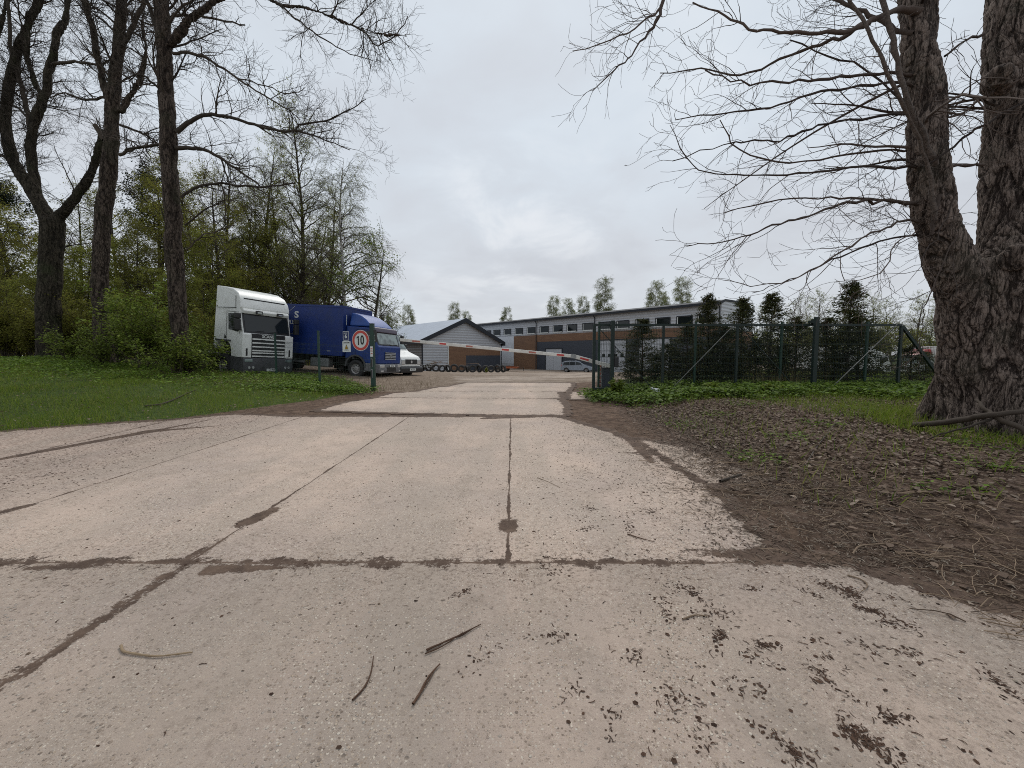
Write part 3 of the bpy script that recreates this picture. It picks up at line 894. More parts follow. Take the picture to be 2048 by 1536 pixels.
def make_tractor():
    r = empty('lorry', 'white high-roof lorry cab with black sun visor strip, parked behind the green fence', 'lorry', mat=veh_matrix(-11.58, 18.9, R(25), R(4.2), z=0.30) @ Matrix.Diagonal((1.0, .97, 1.085, 1)))
    W = 1.22
    prof = [(0, .98), (.0, 1.92), (-.06, 2.02), (-.26, 2.80), (-.27, 2.96), (-.22, 3.02), (-.30, 3.36), (-.52, 3.62), (-.95, 3.80), (-1.5, 3.88), (-2.2, 3.93), (-2.2, 1.25), (-1.98, 1.22), (-1.88, 1.48), (-1.6, 1.62), (-1.2, 1.62), (-.92, 1.46), (-.84, 1.22), (-.84, .98)]
    def sh(a, b_):
        return 1 - .13 * max(0, (b_ - 3.1)) ** 1.3 - (.03 if a > -.1 and b_ < 2.4 else 0)
    b_ = MB().prism(prof, -W, W, 'y', shrink=sh).build('cab', M['white'], r, bevel=.07, seg=3)
    # roof: inset side panel line and dark slot across the front
    MB().bar((-.335, -1.0, 3.40), (-.335, 1.0, 3.40), .05, .05).build('roof_slot', M['black'], r)
    s = MB()
    for sy in (-1, 1):
        y = sy * (W + .004)
        s.bar((-.50, y * 1.0, 3.0), (-2.15, y, 3.0), .012, .022)
        s.bar((-.55, y * .99, 3.02), (-.62, y * .965, 3.50), .012, .02)
    s.each('panel_gap', M['black'], r)
    # windscreen with black surround
    d = Vector((-.06 + .26, 0, 2.02 - 2.80)).normalized()
    def wsq(w, z0, z1, off, t=.02):
        p0 = Vector((-.06 - (z0 - 2.02) * .2 / .78, 0, z0)); p1 = Vector((-.06 - (z1 - 2.02) * .2 / .78, 0, z1))
        n = Vector((.78, 0, .2)).normalized()
        v = []
        for o in (off, off + t):
            for p in (p0, p1):
                for y in (-w, w): v.append(p + n * o + Vector((0, y, 0)))
        return MB().add(v, [(0, 1, 3, 2), (4, 6, 7, 5), (0, 4, 5, 1), (2, 3, 7, 6), (0, 2, 6, 4), (1, 5, 7, 3)])
    ws = wsq(1.13, 1.99, 2.80, -.01).build('windscreen_surround', M['black'], r)
    gl = wsq(1.06, 2.06, 2.72, .012, .008).build('windscreen', M['glass'], ws)
    for y0 in (-.7, 0, .55): MB().bar((.0, y0, 2.06), (-.04, y0 + .5, 2.13), .015).build('wiper', M['black'], ws)
    # outside sun visor with two marker lamps
    v = MB().prism([(-.24, 2.80), (-.19, 2.78), (-.13, 2.90), (-.20, 2.99), (-.27, 2.99)], -1.12, 1.12, 'y').build('sun_visor', M['white'], r, bevel=.02)
    for yy in (-.42, .62):
        MB().box((-.10, yy, 2.88), (.06, .30, .13)).build('marker_lamp', M['black'], v)
        MB().box((-.065, yy, 2.87), (.02, .2, .06)).build('lamp_lens', M['lamp'], v)
    # grille
    gr = MB().b2(-.02, .03, -.82, .82, .98, 1.98).build('grille', M['black'], r)
    sl = MB()
    for z in (1.76, 1.60, 1.44, 1.28, 1.18, 1.04): sl.box((.045, 0, z), (.03, 1.60, .055))
    sl.build('grille_slats', M['white'], gr)
    text('lettering', 'SCANIA', .17, M['sign_white'], gr, frame_m((.036, 0, 1.88), (0, 1, 0), (0, 0, 1)), .006, .004, 1.15)
    # corner deflectors
    for sy in (-1, 1):
        c_ = MB().prism([(.055, 1.96), (.055, .98), (-.5, .98), (-.55, 1.72), (-.12, 1.98)], sy * 1.225, sy * 1.252, 'y')
        c_.b2(.0, .055, sy * .84, sy * 1.235, .98, 1.94)
        o = c_.build('corner_deflector', M['white'], r, bevel=.02)
        MB().b2(-.02, .062, sy * 1.02, sy * 1.10, 1.05, 1.36).build('air_slot', M['black'], o)
    # bumper and lamps
    bp = MB().prism([(.10, .32), (.14, .62), (.08, .97), (-.80, .97), (-.80, .55), (-.55, .36)], -1.23, 1.23, 'y').build('bumper', M['dgrey'], r, bevel=.04)
    for sy in (-1, 1):
        h = MB().box((.10, sy * .99, .86), (.05, .36, .12)).build('headlight', M['glass_lt'], r, bevel=.02)
        MB().cyl((.13, sy * .80, .57), (.155, sy * .80, .57), .055, n=12).build('fog_lamp', M['lamp'], r)
        MB().cyl((.13, sy * .98, .57), (.155, sy * .98, .57), .055, n=12).build('fog_lamp', M['lamp'], r)
    plate(r, frame_m((.15, .1, .47), (0, 1, 0), (0, 0, 1)), 'DJ 1948')
    # side window, door, handle, dark triangle vent, mirror group
    for sy in (-1, 1):
        y = sy * 1.222
        w_ = MB().prism([(-.30, 2.76), (-.14, 2.12), (-.40, 2.02), (-1.02, 2.10), (-1.05, 2.76)], y, y + sy * .012, 'y').build('side_window', M['glass'], r)
        dr = MB()
        for p, q in (((-.22, 2.05), (-.22, 1.5)), ((-1.18, 2.85), (-1.18, 1.55)), ((-.30, 2.82), (-1.18, 2.85))):
            dr.bar((p[0], y + sy * .002, p[1]), (q[0], y + sy * .002, q[1]), .008, .014)
        dr.each('door_gap', M['black'], r)
        MB().prism([(-1.30, 1.90), (-1.16, 1.72), (-1.34, 1.70)], y, y + sy * .012, 'y').build('air_vent', M['black'], r)
        yy = sy * 1.46
        mo = MB().box((-.02, yy, 2.30), (.16, .25, .46)).build('mirror', M['black'], r, bevel=.03)
        MB().bar((-.15, sy * 1.2, 2.1), (-.04, yy, 2.14), .03).build('mirror_arm', M['black'], mo)
        mo = MB().box((-.02, yy, 2.66), (.16, .25, .22)).build('mirror', M['black'], r, bevel=.03)
        MB().bar((-.2, sy * 1.2, 2.74), (-.04, yy, 2.74), .03).build('mirror_arm', M['black'], mo)
        MB().b2(-1.98, -.84, sy * 1.16, sy * 1.26, 1.60, 1.66).build('wheel_arch', M['dgrey'], r)
        wheel(r, -1.42, sy * 1.08, .52, .30, .30, sy)
        wheel(r, -5.0, sy * .98, .52, .5, .30, sy)
        MB().b2(-.84, -.5, sy * 1.0, sy * 1.24, .35, .975).build('step', M['dgrey'], r, bevel=.02)
        MB().b2(-4.1, -2.5, sy * .75, sy * 1.2, .45, 1.05).build('fuel_tank', M['galv'], r, bevel=.06)
    ch = MB()
    for sy in (-1, 1): ch.b2(-6.0, -.9, sy * .38, sy * .46, .75, 1.02)
    for x in (-2.6, -4.1, -5.9): ch.b2(x, x + .15, -.375, .375, .78, .98)
    ch.b2(-1.5, -1.34, -.95, .95, .45, .6); ch.b2(-5.1, -4.9, -.75, .75, .45, .6)
    ch.build('chassis', M['black'], r)
make_tractor()

def make_box_truck(name, label, cat, mat4, cab, box, light, detail=True, boxlen=7.0, group=None):
    r = empty(name, label, cat, mat=mat4, group=group)
    # local origin: front bumper centre on the ground
    W = 1.12
    prof = [(0, .78), (-.02, 1.62), (-.10, 1.70), (-.34, 2.42), (-.42, 2.52), (-1.90, 2.56), (-1.90, .95), (-1.78, .95), (-1.66, 1.02), (-1.44, 1.12), (-1.12, 1.12), (-.90, 1.02), (-.80, .85), (-.80, .78)]
    MB().prism(prof, -W, W, 'y', shrink=lambda a, b_: 1 - .05 * max(0, b_ - 1.7) - (.03 if a > -.05 else 0)).build('cab', cab, r, bevel=.06, seg=3)
    def wsq(w, z0, z1, off, t):
        f = lambda z: -.10 - (z - 1.70) * .24 / .72
        n = Vector((.72, 0, .24)).normalized(); v = []
        for o in (off, off + t):
            for z in (z0, z1):
                for y in (-w, w): v.append(Vector((f(z), y * (1 - .03 * (z - 1.7)), z)) + n * o)
        return MB().add(v, [(0, 1, 3, 2), (4, 6, 7, 5), (0, 4, 5, 1), (2, 3, 7, 6), (0, 2, 6, 4), (1, 5, 7, 3)])
    ws = wsq(1.05, 1.68, 2.36, -.01, .02).build('windscreen_surround', M['black'], r)
    wsq(.97, 1.74, 2.28, .012, .008).build('windscreen', M['glass_lt'], ws)
    for y0 in (-.6, .1): MB().bar((-.07, y0, 1.72), (-.09, y0 + .7, 1.76), .02).build('wiper', M['black'], ws)
    vz = MB().prism([(-.30, 2.30), (-.22, 2.34), (-.30, 2.54), (-.50, 2.60), (-.50, 2.50)], -1.08, 1.08, 'y').build('sun_visor', M['purple'], r, bevel=.03)
    # curved wind deflector on the roof
    df = []; 
    for x, z in ((-.45, 2.57), (-.62, 2.72), (-.90, 2.95), (-1.20, 3.12), (-1.55, 3.22), (-1.80, 3.24), (-1.80, 2.57)): df.append((x, z))
    MB().prism(df, -1.02, 1.02, 'y', shrink=lambda a, b_: 1 - .28 * max(0, b_ - 2.6) ** 1.2).build('roof_deflector', light, r, bevel=.09, seg=4)
    gr = MB(); gr.b2(-.01, .015, -.52, .52, .98, 1.36)
    go = gr.build('grille', M['black'], r); sl = MB()
    for k in range(5): sl.box((.022, 0, 1.01 + k * .08), (.03, 1.02, .030))
    sl.build('grille_slats', M['door_white'], go)
    em = MB().box((.042, 0, 1.17), (.012, .26, .10)); em.cyl((.036, 0, 1.17), (.05, 0, 1.17), .07, n=12); em.build('emblem', M['galv'], go)
    bp = MB().prism([(.09, .30), (.11, .50), (.06, .775), (-.78, .775), (-.78, .40)], -1.14, 1.14, 'y').build('bumper', M['mgrey'], r, bevel=.04)
    MB().b2(.095, .115, -.45, .45, .38, .60).build('bumper_opening', M['black'], bp)
    for sy in (-1, 1):
        MB().box((.075, sy * .86, .66), (.05, .40, .15)).build('headlight', M['lamp'], r, bevel=.02)
        MB().box((.10, sy * .90, .42), (.03, .26, .08)).build('fog_lamp', M['lamp'], r)
        y = sy * 1.108
        MB().prism([(-.44, 2.34), (-.26, 1.72), (-.55, 1.62), (-1.15, 1.66), (-1.20, 2.36)], y * .985, y + sy * .016, 'y').build('side_window', M['glass'], r)
        dg = MB()
        for p, q in (((-.24, 1.64), (-.24, 1.05)), ((-1.30, 2.42), (-1.30, 1.14)), ((-.44, 2.41), (-1.30, 2.42))): dg.bar((p[0], y + sy * .013, p[1]), (q[0], y + sy * .013, q[1]), .008, .014)
        dg.each('door_gap', M['black'], r)
        MB().box((-1.18, y + sy * .03, 1.45), (.18, .03, .05)).build('door_handle', M['black'], r)
        mr = MB().box((-.10, sy * 1.34, 2.05), (.12, .22, .46)).build('mirror', M['black'], r, bevel=.03)
        MB().bar((-.3, sy * 1.08, 2.30), (-.1, sy * 1.30, 2.30), .03).build('mirror_arm', M['black'], mr)
        ar = MB(); n = 14; R0, R1 = .52, .60
        for i in range(n):
            a0, a1 = math.pi * (i / n), math.pi * ((i + 1) / n)
            v = []
            for yy in (sy * .84, sy * 1.16):
                for rr in (R0, R1):
                    for a in (a0, a1): v.append((-1.28 + rr * math.cos(a), yy, .56 + rr * math.sin(a)))
            ar.add(v, [(0, 1, 3, 2), (4, 6, 7, 5), (0, 4, 5, 1), (2, 3, 7, 6), (0, 2, 6, 4), (1, 5, 7, 3)])
        ar.build('wheel_arch', M['dgrey'], r)
        wheel(r, -1.28, sy * .98, .45, .27, .25, sy)
        wheel(r, -6.6, sy * .92, .45, .42, .25, sy)
        MB().b2(-4.0, -2.9, sy * .65, sy * 1.1, .42, .88).build('fuel_tank', M['galv'], r, bevel=.05)
        MB().bar((-4.3, sy * 1.15, .62), (-5.9, sy * 1.15, .62), .03, .10).build('side_guard', M['galv'], r)
        MB().b2(-.80, -.72, sy * .9, sy * 1.14, .34, .40).build('step', M['galv'], r)
    x1, x0 = -1.97, -1.97 - boxlen; z0, z1 = 1.06, 3.52; w = 1.25
    bx = MB().b2(x0, x1, -w, w, z0, z1).build('cargo_box', box, r, bevel=.015)
    tr = MB()
    for sy in (-1, 1):
        yy = sy * (w + .008)
        tr.b2(x0, x1 + .01, yy - .012, yy + .012, z1 - .09, z1 + .012); tr.b2(x0, x1 + .01, yy - .012, yy + .012, z0 - .03, z0 + .10)
        tr.b2(x1 - .07, x1 + .014, yy - .012, yy + .012, z0 + .101, z1 - .091); tr.b2(x0, x0 + .08, yy - .012, yy + .012, z0 + .101, z1 - .091)
    tr.b2(x1 + .002, x1 + .02, -w + .0, w - .0, z1 - .08, z1 + .013); 
    tr.build('corner_trim', box, bx)
    ch = MB()
    for sy in (-1, 1): ch.b2(x0 + .1, -.6, sy * .36, sy * .44, .66, .9)
    for k in range(6): ch.b2(x0 + .5 + k * 1.2, x0 + .6 + k * 1.2, -1.15, 1.15, .92, 1.055)
    ch.b2(-1.36, -1.20, -.9, .9, .4, .54); ch.b2(-6.7, -6.5, -.8, .8, .4, .54); ch.b2(-2.05, -1.95, -.9, .9, .7, 1.4)
    ch.build('chassis', M['black'], r)
    plate(r, frame_m((.125, .05, .67), (0, 1, 0), (0, 0, 1)), 'EJ 4162', (.5, .11))
    if detail:
        yy = -(w + .006)
        mt = lambda x, z: frame_m((x, yy, z), (1, 0, 0), (0, 0, 1))
        text('lettering', 'S', .46, M['sign_white'], bx, mt(x1 - 2.80, 2.98), .003, .012, 1.3)
        text('lettering', 'TILES', .30, M['sign_white'], bx, mt(x1 - 3.12, 2.60), .003, .004, 1.0)
        MB().b2(x1 + .003, x1 + .012, -1.02, -.98, 2.6, 3.1).build('scratch', M['sign_white'], bx)
        sc_ = MB(); sc_.bar((x1 - 3.4, yy, 3.05), (x1 - 2.9, yy, 3.42), .004, .012); sc_.b2(x1 - .9, x1 - .7, yy, yy + .005, z0 + .18, z0 + .2); sc_.each('scratch', M['sign_white'], bx)
    return r

make_box_truck('lorry', 'dark blue box lorry with roof wind deflector, parked beside the white cab', 'lorry',
               veh_matrix(-6.33, 20.6, R(15), R(3.6), z=.27) @ Matrix.Diagonal((1, .93, 1, 1)), M['blue'], M['blue_box'], M['blue_light'], boxlen=6.0)
make_box_truck('lorry', 'white box lorry seen through the mesh beside the last tall gate upright', 'lorry',
               veh_matrix(41.3, 44.5, R(8), 0, z=-1.1), M['white'], M['white'], M['white'], False)
make_box_truck('lorry', 'white lorry with red roof deflector behind the fence beside the big trunk', 'lorry',
               veh_matrix(42.3, 43.0, R(176), 0, z=-1.1), M['white'], M['white'], M['redtrim'], False)

def make_van():
    r = empty('van', 'white van with black bumper parked just behind the blue lorry', 'van', mat=veh_matrix(-5.65, 22.3, R(24), R(2.5), z=.20) @ Matrix.Diagonal((1, 1, 1.13, 1)))
    W = .97
    prof = [(0, .52), (-.0, .95), (-.12, 1.08), (-.95, 1.32), (-1.75, 2.18), (-1.95, 2.36), (-2.4, 2.42), (-5.3, 2.42), (-5.4, .5), (-4.75, .5), (-4.65, .80), (-4.25, .88), (-3.9, .78), (-3.82, .48), (-1.38, .48), (-1.28, .78), (-.9, .88), (-.55, .78), (-.45, .52)]
    MB().prism(prof, -W, W, 'y', shrink=lambda a, b_: 1 - .14 * max(0, b_ - 1.2) - (.12 if a > -.15 else 0)).build('body', M['white'], r, bevel=.06, seg=3)
    n = Vector((.86, 0, .80)).normalized(); v = []
    for o in (.0, .02):
        for x, z, w in ((-1.04, 1.42, .86), (-1.74, 2.17, .78)):
            for y in (-w, w): v.append(Vector((x, y, z)) + n * o)
    MB().add(v, [(0, 1, 3, 2), (4, 6, 7, 5), (0, 4, 5, 1), (2, 3, 7, 6), (0, 2, 6, 4), (1, 5, 7, 3)]).build('windscreen', M['glass_lt'], r)
    MB().bar((-.97, -.6, 1.40), (-1.0, .3, 1.42), .02).build('wiper', M['black'], r)
    bp = MB().prism([(.10, .28), (.12, .50), (.04, .60), (-.46, .60), (-.46, .30)], -.96, .96, 'y').build('bumper', M['black'], r, bevel=.03)
    go = MB().b2(-.015, .02, -.50, .50, .70, .93).build('grille', M['black'], r); MB().cyl((.02, 0, .81), (.032, 0, .81), .07, n=14).build('emblem', M['lamp'], go)
    for sy in (-1, 1):
        MB().box((-.02, sy * .68, .80), (.10, .30, .26)).build('headlight', M['lamp'], r, bevel=.03)
        MB().prism([(-1.35, 1.62), (-1.25, 1.42), (-2.2, 1.42), (-2.25, 2.08), (-1.80, 2.08)], sy * .90, sy * .935, 'y').build('side_window', M['glass'], r)
        MB().box((-1.3, sy * 1.10, 1.52), (.12, .2, .3)).build('mirror', M['black'], r, bevel=.03)
        wheel(r, -.92, sy * .84, .34, .2, .19, sy, truck=False); wheel(r, -4.28, sy * .84, .34, .2, .19, sy, truck=False)
        MB().b2(-3.7, -1.5, sy * .955, sy * .975, .60, .68).build('side_strip', M['black'], r)
    MB().b2(-5.1, -.2, -.7, .7, .26, .55).build('underbody', M['black'], r)
    plate(r, frame_m((.13, 0, .44), (0, 1, 0), (0, 0, 1)), 'HK 2751')
make_van()

def make_car(label, mat4, paint, mpv=True, group=None):
    r = empty('car', label, 'car', mat=mat4, group=group)
    W = .90
    if mpv: top = [(0, .42), (.0, .66), (-.18, .82), (-.95, 1.02), (-1.75, 1.50), (-2.3, 1.64), (-3.7, 1.62), (-4.35, 1.45), (-4.5, 1.0), (-4.55, .42)]
    else: top = [(0, .40), (.0, .62), (-.2, .74), (-1.25, .92), (-1.95, 1.38), (-2.4, 1.46), (-3.3, 1.44), (-3.9, 1.05), (-4.35, .98), (-4.45, .40)]
    arch = [(-4.10, .26), (-4.02, .52), (-3.72, .66), (-3.42, .52), (-3.34, .26), (-1.22, .26), (-1.14, .52), (-.84, .66), (-.54, .52), (-.46, .26), (-.1, .28)]
    MB().prism(top + [(-4.4, .28)] + arch, -W, W, 'y', shrink=lambda a, b_: 1 - .22 * max(0, b_ - .95) - (.10 if a > -.2 or a < -4.3 else 0)).build('body', paint, r, bevel=.05, seg=3)
    tp = 1.52 if mpv else 1.36; belt = 1.02 if mpv else .93
    for sy in (-1, 1):
        if mpv: sw = [[(-1.30, 1.08), (-1.78, 1.40), (-2.35, 1.52), (-2.35, 1.04)], [(-2.42, 1.04), (-2.42, 1.52), (-3.25, 1.52), (-3.25, 1.04)], [(-3.33, 1.04), (-3.33, 1.51), (-4.05, 1.42), (-4.2, 1.1)]]
        else: sw = [[(-1.50, .97), (-1.98, 1.30), (-2.4, 1.36), (-2.4, .95)], [(-2.46, .95), (-2.46, 1.36), (-3.15, 1.35), (-3.55, .98)]]
        for q in sw:
            mb = MB(); n = len(q); vs = []
            for off in (-.01, .012):
                for a, b_ in q: vs.append((a, sy * (W * (1 - .22 * max(0, b_ - .95)) + off), b_))
            mb.add(vs, [tuple(range(n)), tuple(range(2 * n - 1, n - 1, -1))] + [(i, i + n, (i + 1) % n + n, (i + 1) % n) for i in range(n)])
            mb.build('side_window', M['glass'], r)
        MB().box((-.05, sy * .66, .68), (.14, .30, .13)).build('headlight', M['lamp'], r, bevel=.03)
        MB().box((-4.48, sy * .70, .95), (.08, .16, .3)).build('tail_light', M['boom_red'], r, bevel=.02)
        MB().box((-1.55, sy * .98, 1.05), (.12, .16, .12)).build('mirror', paint, r, bevel=.03)
        wheel(r, -.84, sy * .80, .32, .2, .20, sy, truck=False); wheel(r, -3.72, sy * .80, .32, .2, .20, sy, truck=False)
    x0, z0, x1, z1 = (-1.05, 1.06, -1.74, 1.49) if mpv else (-1.33, .95, -1.93, 1.36)
    n = Vector((z1 - z0, 0, x0 - x1)).normalized(); v = []
    for o in (.0, .015):
        for x, z, w in ((x0, z0, .80), (x1, z1, .72)):
            for y in (-w, w): v.append(Vector((x, y, z)) + n * o)
    MB().add(v, [(0, 1, 3, 2), (4, 6, 7, 5), (0, 4, 5, 1), (2, 3, 7, 6), (0, 2, 6, 4), (1, 5, 7, 3)]).build('windscreen', M['glass'], r)
    MB().b2(.0, .03, -.4, .4, .44, .62).build('grille', M['black'], r)
    MB().b2(-4.3, -.2, -.7, .7, .22, .4).build('underbody', M['black'], r)
    plate(r, frame_m((.035, 0, .36), (0, 1, 0), (0, 0, 1)), 'FT 603', (.5, .11))
    return r
# cars in the yard
p = at(1186, 741, 57.5); make_car('silver people carrier parked before the grey wall and pale door', veh_matrix(p.x, 57.5, R(20)), M['silver'])
p = at(1170, 741, 62.5); make_car('dark red car parked behind the silver people carrier, mostly hidden by the gate post', veh_matrix(p.x + .4, 63.5, R(178)), M['dred'], False)
p = at(1249, 741, 56); make_car('white car parked before the garage door, half hidden by a conifer', veh_matrix(p.x, 56, R(172)), M['white'], False)

# low orange trailer at the end of the tyre row
def make_trailer():
    p = at(1034, 735, 62)
    r = empty('flat_trailer', 'low orange flatbed trailer behind the end of the tyre row', 'trailer', (p.x, 62, g(p.x, 62)), R(-12))
    b_ = MB(); b_.b2(-3.2, .2, -.9, .9, .52, .66); b_.b2(-3.2, .2, -.95, -.905, .45, .72); b_.build('bed', M['orange'], r)
    s = MB(); s.bar((-2.9, -.7, .80), (-.2, -.7, .80), .07); s.bar((-2.9, 0, .74), (-.2, .1, .74), .16, .14); s.each('load', M['rust'], r)
    f = MB(); f.bar((.2, 0, .5), (1.1, 0, .5), .08); f.cyl((1.0, 0, 0), (1.0, 0, .5), .04, n=6); f.build('drawbar', M['black'], r)
    for sy in (-1, 1):
        wheel(r, -1.6, sy * .8, .26, .18, .14, sy, truck=False)
make_trailer()
# ================================================================ gate, fences, signs, barrier, tyres
def mesh_panel(mb, a, b_, z0, z1, za=None, step=.05, r=.0028, folds=True, top_extra=.03):
    """welded mesh between ground points a and b (xy), wires as thin square bars"""
    a, b_ = Vector(a), Vector(b_); d = b_ - a; L = d.length; d.normalize(); n = Vector((-d.y, d.x))
    k = int(L / step)
    gz0, gz1 = (za if za else (0, 0))
    def zb(t): return gz0 + (gz1 - gz0) * t
    fz = []
    for i in range(k + 1):
        t = i / k; p = a + d * (L * t); z = zb(t)
        mb.add([(p.x - d.x * r, p.y - d.y * r, z + z0), (p.x + d.x * r, p.y + d.y * r, z + z0), (p.x - n.x * r * 1.7, p.y - n.y * r * 1.7, z + z0),
                (p.x - d.x * r, p.y - d.y * r, z + z1 + top_extra), (p.x + d.x * r, p.y + d.y * r, z + z1 + top_extra), (p.x - n.x * r * 1.7, p.y - n.y * r * 1.7, z + z1 + top_extra)],
               [(0, 1, 4, 3), (1, 2, 5, 4), (2, 0, 3, 5)])
    H = z1 - z0; m = max(2, round(H / .2)); zs = [z0 + H * i / m for i in range(m + 1)]
    if folds: zs += [z0 + .06, z0 + H / 2 + .05, z1 - .05]
    for z in zs:
        mb.bar((a.x - n.x * .006, a.y - n.y * .006, z + zb(0)), (b_.x - n.x * .006, b_.y - n.y * .006, z + zb(1)), .006)

def post(mb, x, y, h, w=.06, d=.06, z=None, sink=.15):
    z = g(x, y) if z is None else z
    mb.b2(x - w / 2, x + w / 2, y - d / 2, y + d / 2, z - sink, z + h)

# left fence --------------------------------------------------------------
LP = [(-14.3, 21.0), (-10.25, 17.4), (-7.22, 15.0), (-4.93, 14.2)]
def left_fence():
    r = empty('mesh_fence', 'low green wire mesh fence on the left between posts, in front of the lorries', 'fence', (LP[2][0], LP[2][1], g(*LP[2])))
    inv = Matrix.Translation(-Vector(r.location))
    def fin(mb, nm, mt):
        o = mb.build(nm, mt, r); o.data.transform(inv); return o
    for i, (x, y) in enumerate(LP[:3]):
        m_ = MB(); post(m_, x, y, [1.98, 1.86, 2.0][i], .065, .065); m_.box((x, y, g(x, y) + [1.98, 1.86, 2.0][i] + .012), (.075, .075, .024))
        fin(m_, 'post', M['green'])
    xx = (-18.6, 24.6); m_ = MB(); post(m_, xx[0], xx[1], 1.95); fin(m_, 'post', M['green'])
    for a, b_ in ((xx, LP[0]), (LP[0], LP[1]), (LP[1], LP[2]), (LP[2], LP[3])):
        m_ = MB(); mesh_panel(m_, a, b_, .06, 1.52, (g(*a), g(*b_)), .1, .0022); fin(m_, 'mesh_panel', M['wire'])
left_fence()

def gate_post():
    x, y = LP[3]; z = g(x, y)
    r = empty('gate_post', 'tall square green post left of the driveway carrying stickers', 'post', (x, y, z))
    MB().b2(-.07, .07, -.07, .07, -.2, 2.36).build('shaft', M['green'], r, bevel=.008)
    MB().b2(-.076, .076, -.076, .076, 2.361, 2.385).build('cap', M['green_dk'], r)
    k = MB(); k.box((.10, -.03, 2.10), (.10, .07, .12)); k.box((.14, -.03, 1.98), (.05, .05, .08)); k.build('latch', M['black'], r)
    st = MB().b2(-.06, .035, -.078, -.0705, 1.22, 1.58).build('sticker', M['sign_white'], r)
    q = MB()
    for zz in (1.50, 1.42, 1.33): q.b2(-.045, .02, -.081, -.0785, zz - .018, zz + .018)
    q.each('sticker_mark', M['boom_faded'], st)
    s = MB()
    for z0, z1 in ((.86, 1.14), (.48, .76)):
        s.b2(-.052, -.002, -.076, -.0705, z0, z1)
    o = s.build('slot_plate', M['black'], r)
    e = MB()
    for z0, z1 in ((.86, 1.14), (.48, .76)):
        e.b2(.0, .012, -.079, -.0705, z0 - .01, z1 + .01); e.b2(-.052, -.0005, -.079, -.0765, z1 - .012, z1 + .01)
    e.build('slot_edge', M['galv'], o)
gate_post()

fd = Vector((LP[3][0] - LP[2][0], LP[3][1] - LP[2][1], 0)).normalized()
fn = Vector((fd.y, -fd.x, 0))           # towards the road
def on_fence(px, py, off=.03):
    """point on the plane of the last left fence bay"""
    u = (px - 1024) / FPX
    a = Vector((LP[2][0], LP[2][1])); d = Vector((fd.x, fd.y))
    # ray x = u*s (approximately u * depth) -> intersect in plan using exact direction
    v = (768 - py) / FPX; D = Vector((u, CP + SP * v, -SP + CP * v))
    n = Vector((fn.x, fn.y)); t = (a.dot(n)) / (D.x * n.x + D.y * n.y)
    return Vector((0, 0, EYE)) + D * t + fn * off

def signs():
    p = on_fence(723, 681, .05)
    Mx = frame_m((0, 0, 0), fd, (0, 0, 1))
    r = empty('speed_sign', 'round white sign with red ring reading 10, on the mesh fence', 'road sign', p)
    def disc(rad, z0, z1, nm, mt, par, inner=None):
        m_ = MB()
        if inner: m_.lathe([(inner, z0), (rad, z0), (rad, z1), (inner, z1)], axis='z', n=48)
        else: m_.cyl((0, 0, z0), (0, 0, z1), rad, n=48)
        o = m_.build(nm, mt, par); o.data.transform(Mx); return o
    pl = disc(.37, -.006, .0, 'sign_plate', M['sign_white'], r)
    disc(.352, .001, .004, 'red_ring', M['sign_red'], r, .262)
    o = MB().prism([(-.115, -.16), (-.068, -.16), (-.068, .16), (-.100, .16), (-.165, .115), (-.165, .072), (-.115, .10)], .0045, .0075, 'z').build('digit', M['ink'], r); o.data.transform(Mx)
    text('digit', '0', .455, M['ink'], r, Mx @ Matrix.Translation((.075, -.002, .0065)), .0015, .010, .72)
    b_ = MB(); b_.b2(-.30, .60, -.012, .012, -.05, -.02); b_.b2(-.3, .6, .15, .175, -.05, -.02)
    for o in b_.each('bracket', M['galv'], r): o.data.transform(Mx)
    # blue plate
    p = on_fence(694, 673, .05)
    r = empty('number_sign', 'small dark blue plate with number 6 above the warning plate', 'sign', p)
    o = MB().box((0, 0, 0), (.27, .38, .01)).build('sign_plate', M['sign_blue'], r, bevel=.004); o.data.transform(Mx)
    bo = MB()
    for s in (-1, 1): bo.b2(s * .122 - .006, s * .122 + .006, -.182, .182, .0052, .008); bo.b2(-.115, .115, s * .176 - .006, s * .176 + .006, .0052, .008)
    bo.b2(-.07, .07, .11, .13, .0052, .008); bo.b2(-.085, .085, -.145, -.125, .0052, .008)
    o = bo.build('border', M['sign_white'], r); o.data.transform(Mx)
    text('lettering', '6', .20, M['sign_white'], r, Mx @ Matrix.Translation((0, 0, .008)), .002, .006)
    # warning plate
    p = on_fence(695.5, 693.5, .06)
    r = empty('warning_sign', 'white square warning plate with yellow triangle on the mesh fence', 'sign', p)
    o = MB().box((0, 0, 0), (.36, .38, .01)).build('sign_plate', M['sign_white'], r, bevel=.004); o.data.transform(Mx)
    o = MB().prism([(-.085, -.095), (.085, -.095), (0, .085)], .0055, .008, 'z').build('triangle_edge', M['ink'], r); o.data.transform(Mx)
    o = MB().prism([(-.058, -.08), (.058, -.08), (0, .05)], .0085, .0095, 'z').build('triangle', M['yellow'], r); o.data.transform(Mx)
    text('lettering', 'UZMANĪBU', .055, M['ink'], r, Mx @ Matrix.Translation((0, .14, .0065)), .001, .002)
    t = MB()
    t.b2(-.12, .12, -.15, -.14, .0055, .007)
    t.box((0, -.045, .0105), (.02, .05, .002)); o = t.build('small_print', M['ink'], r); o.data.transform(Mx)
signs()

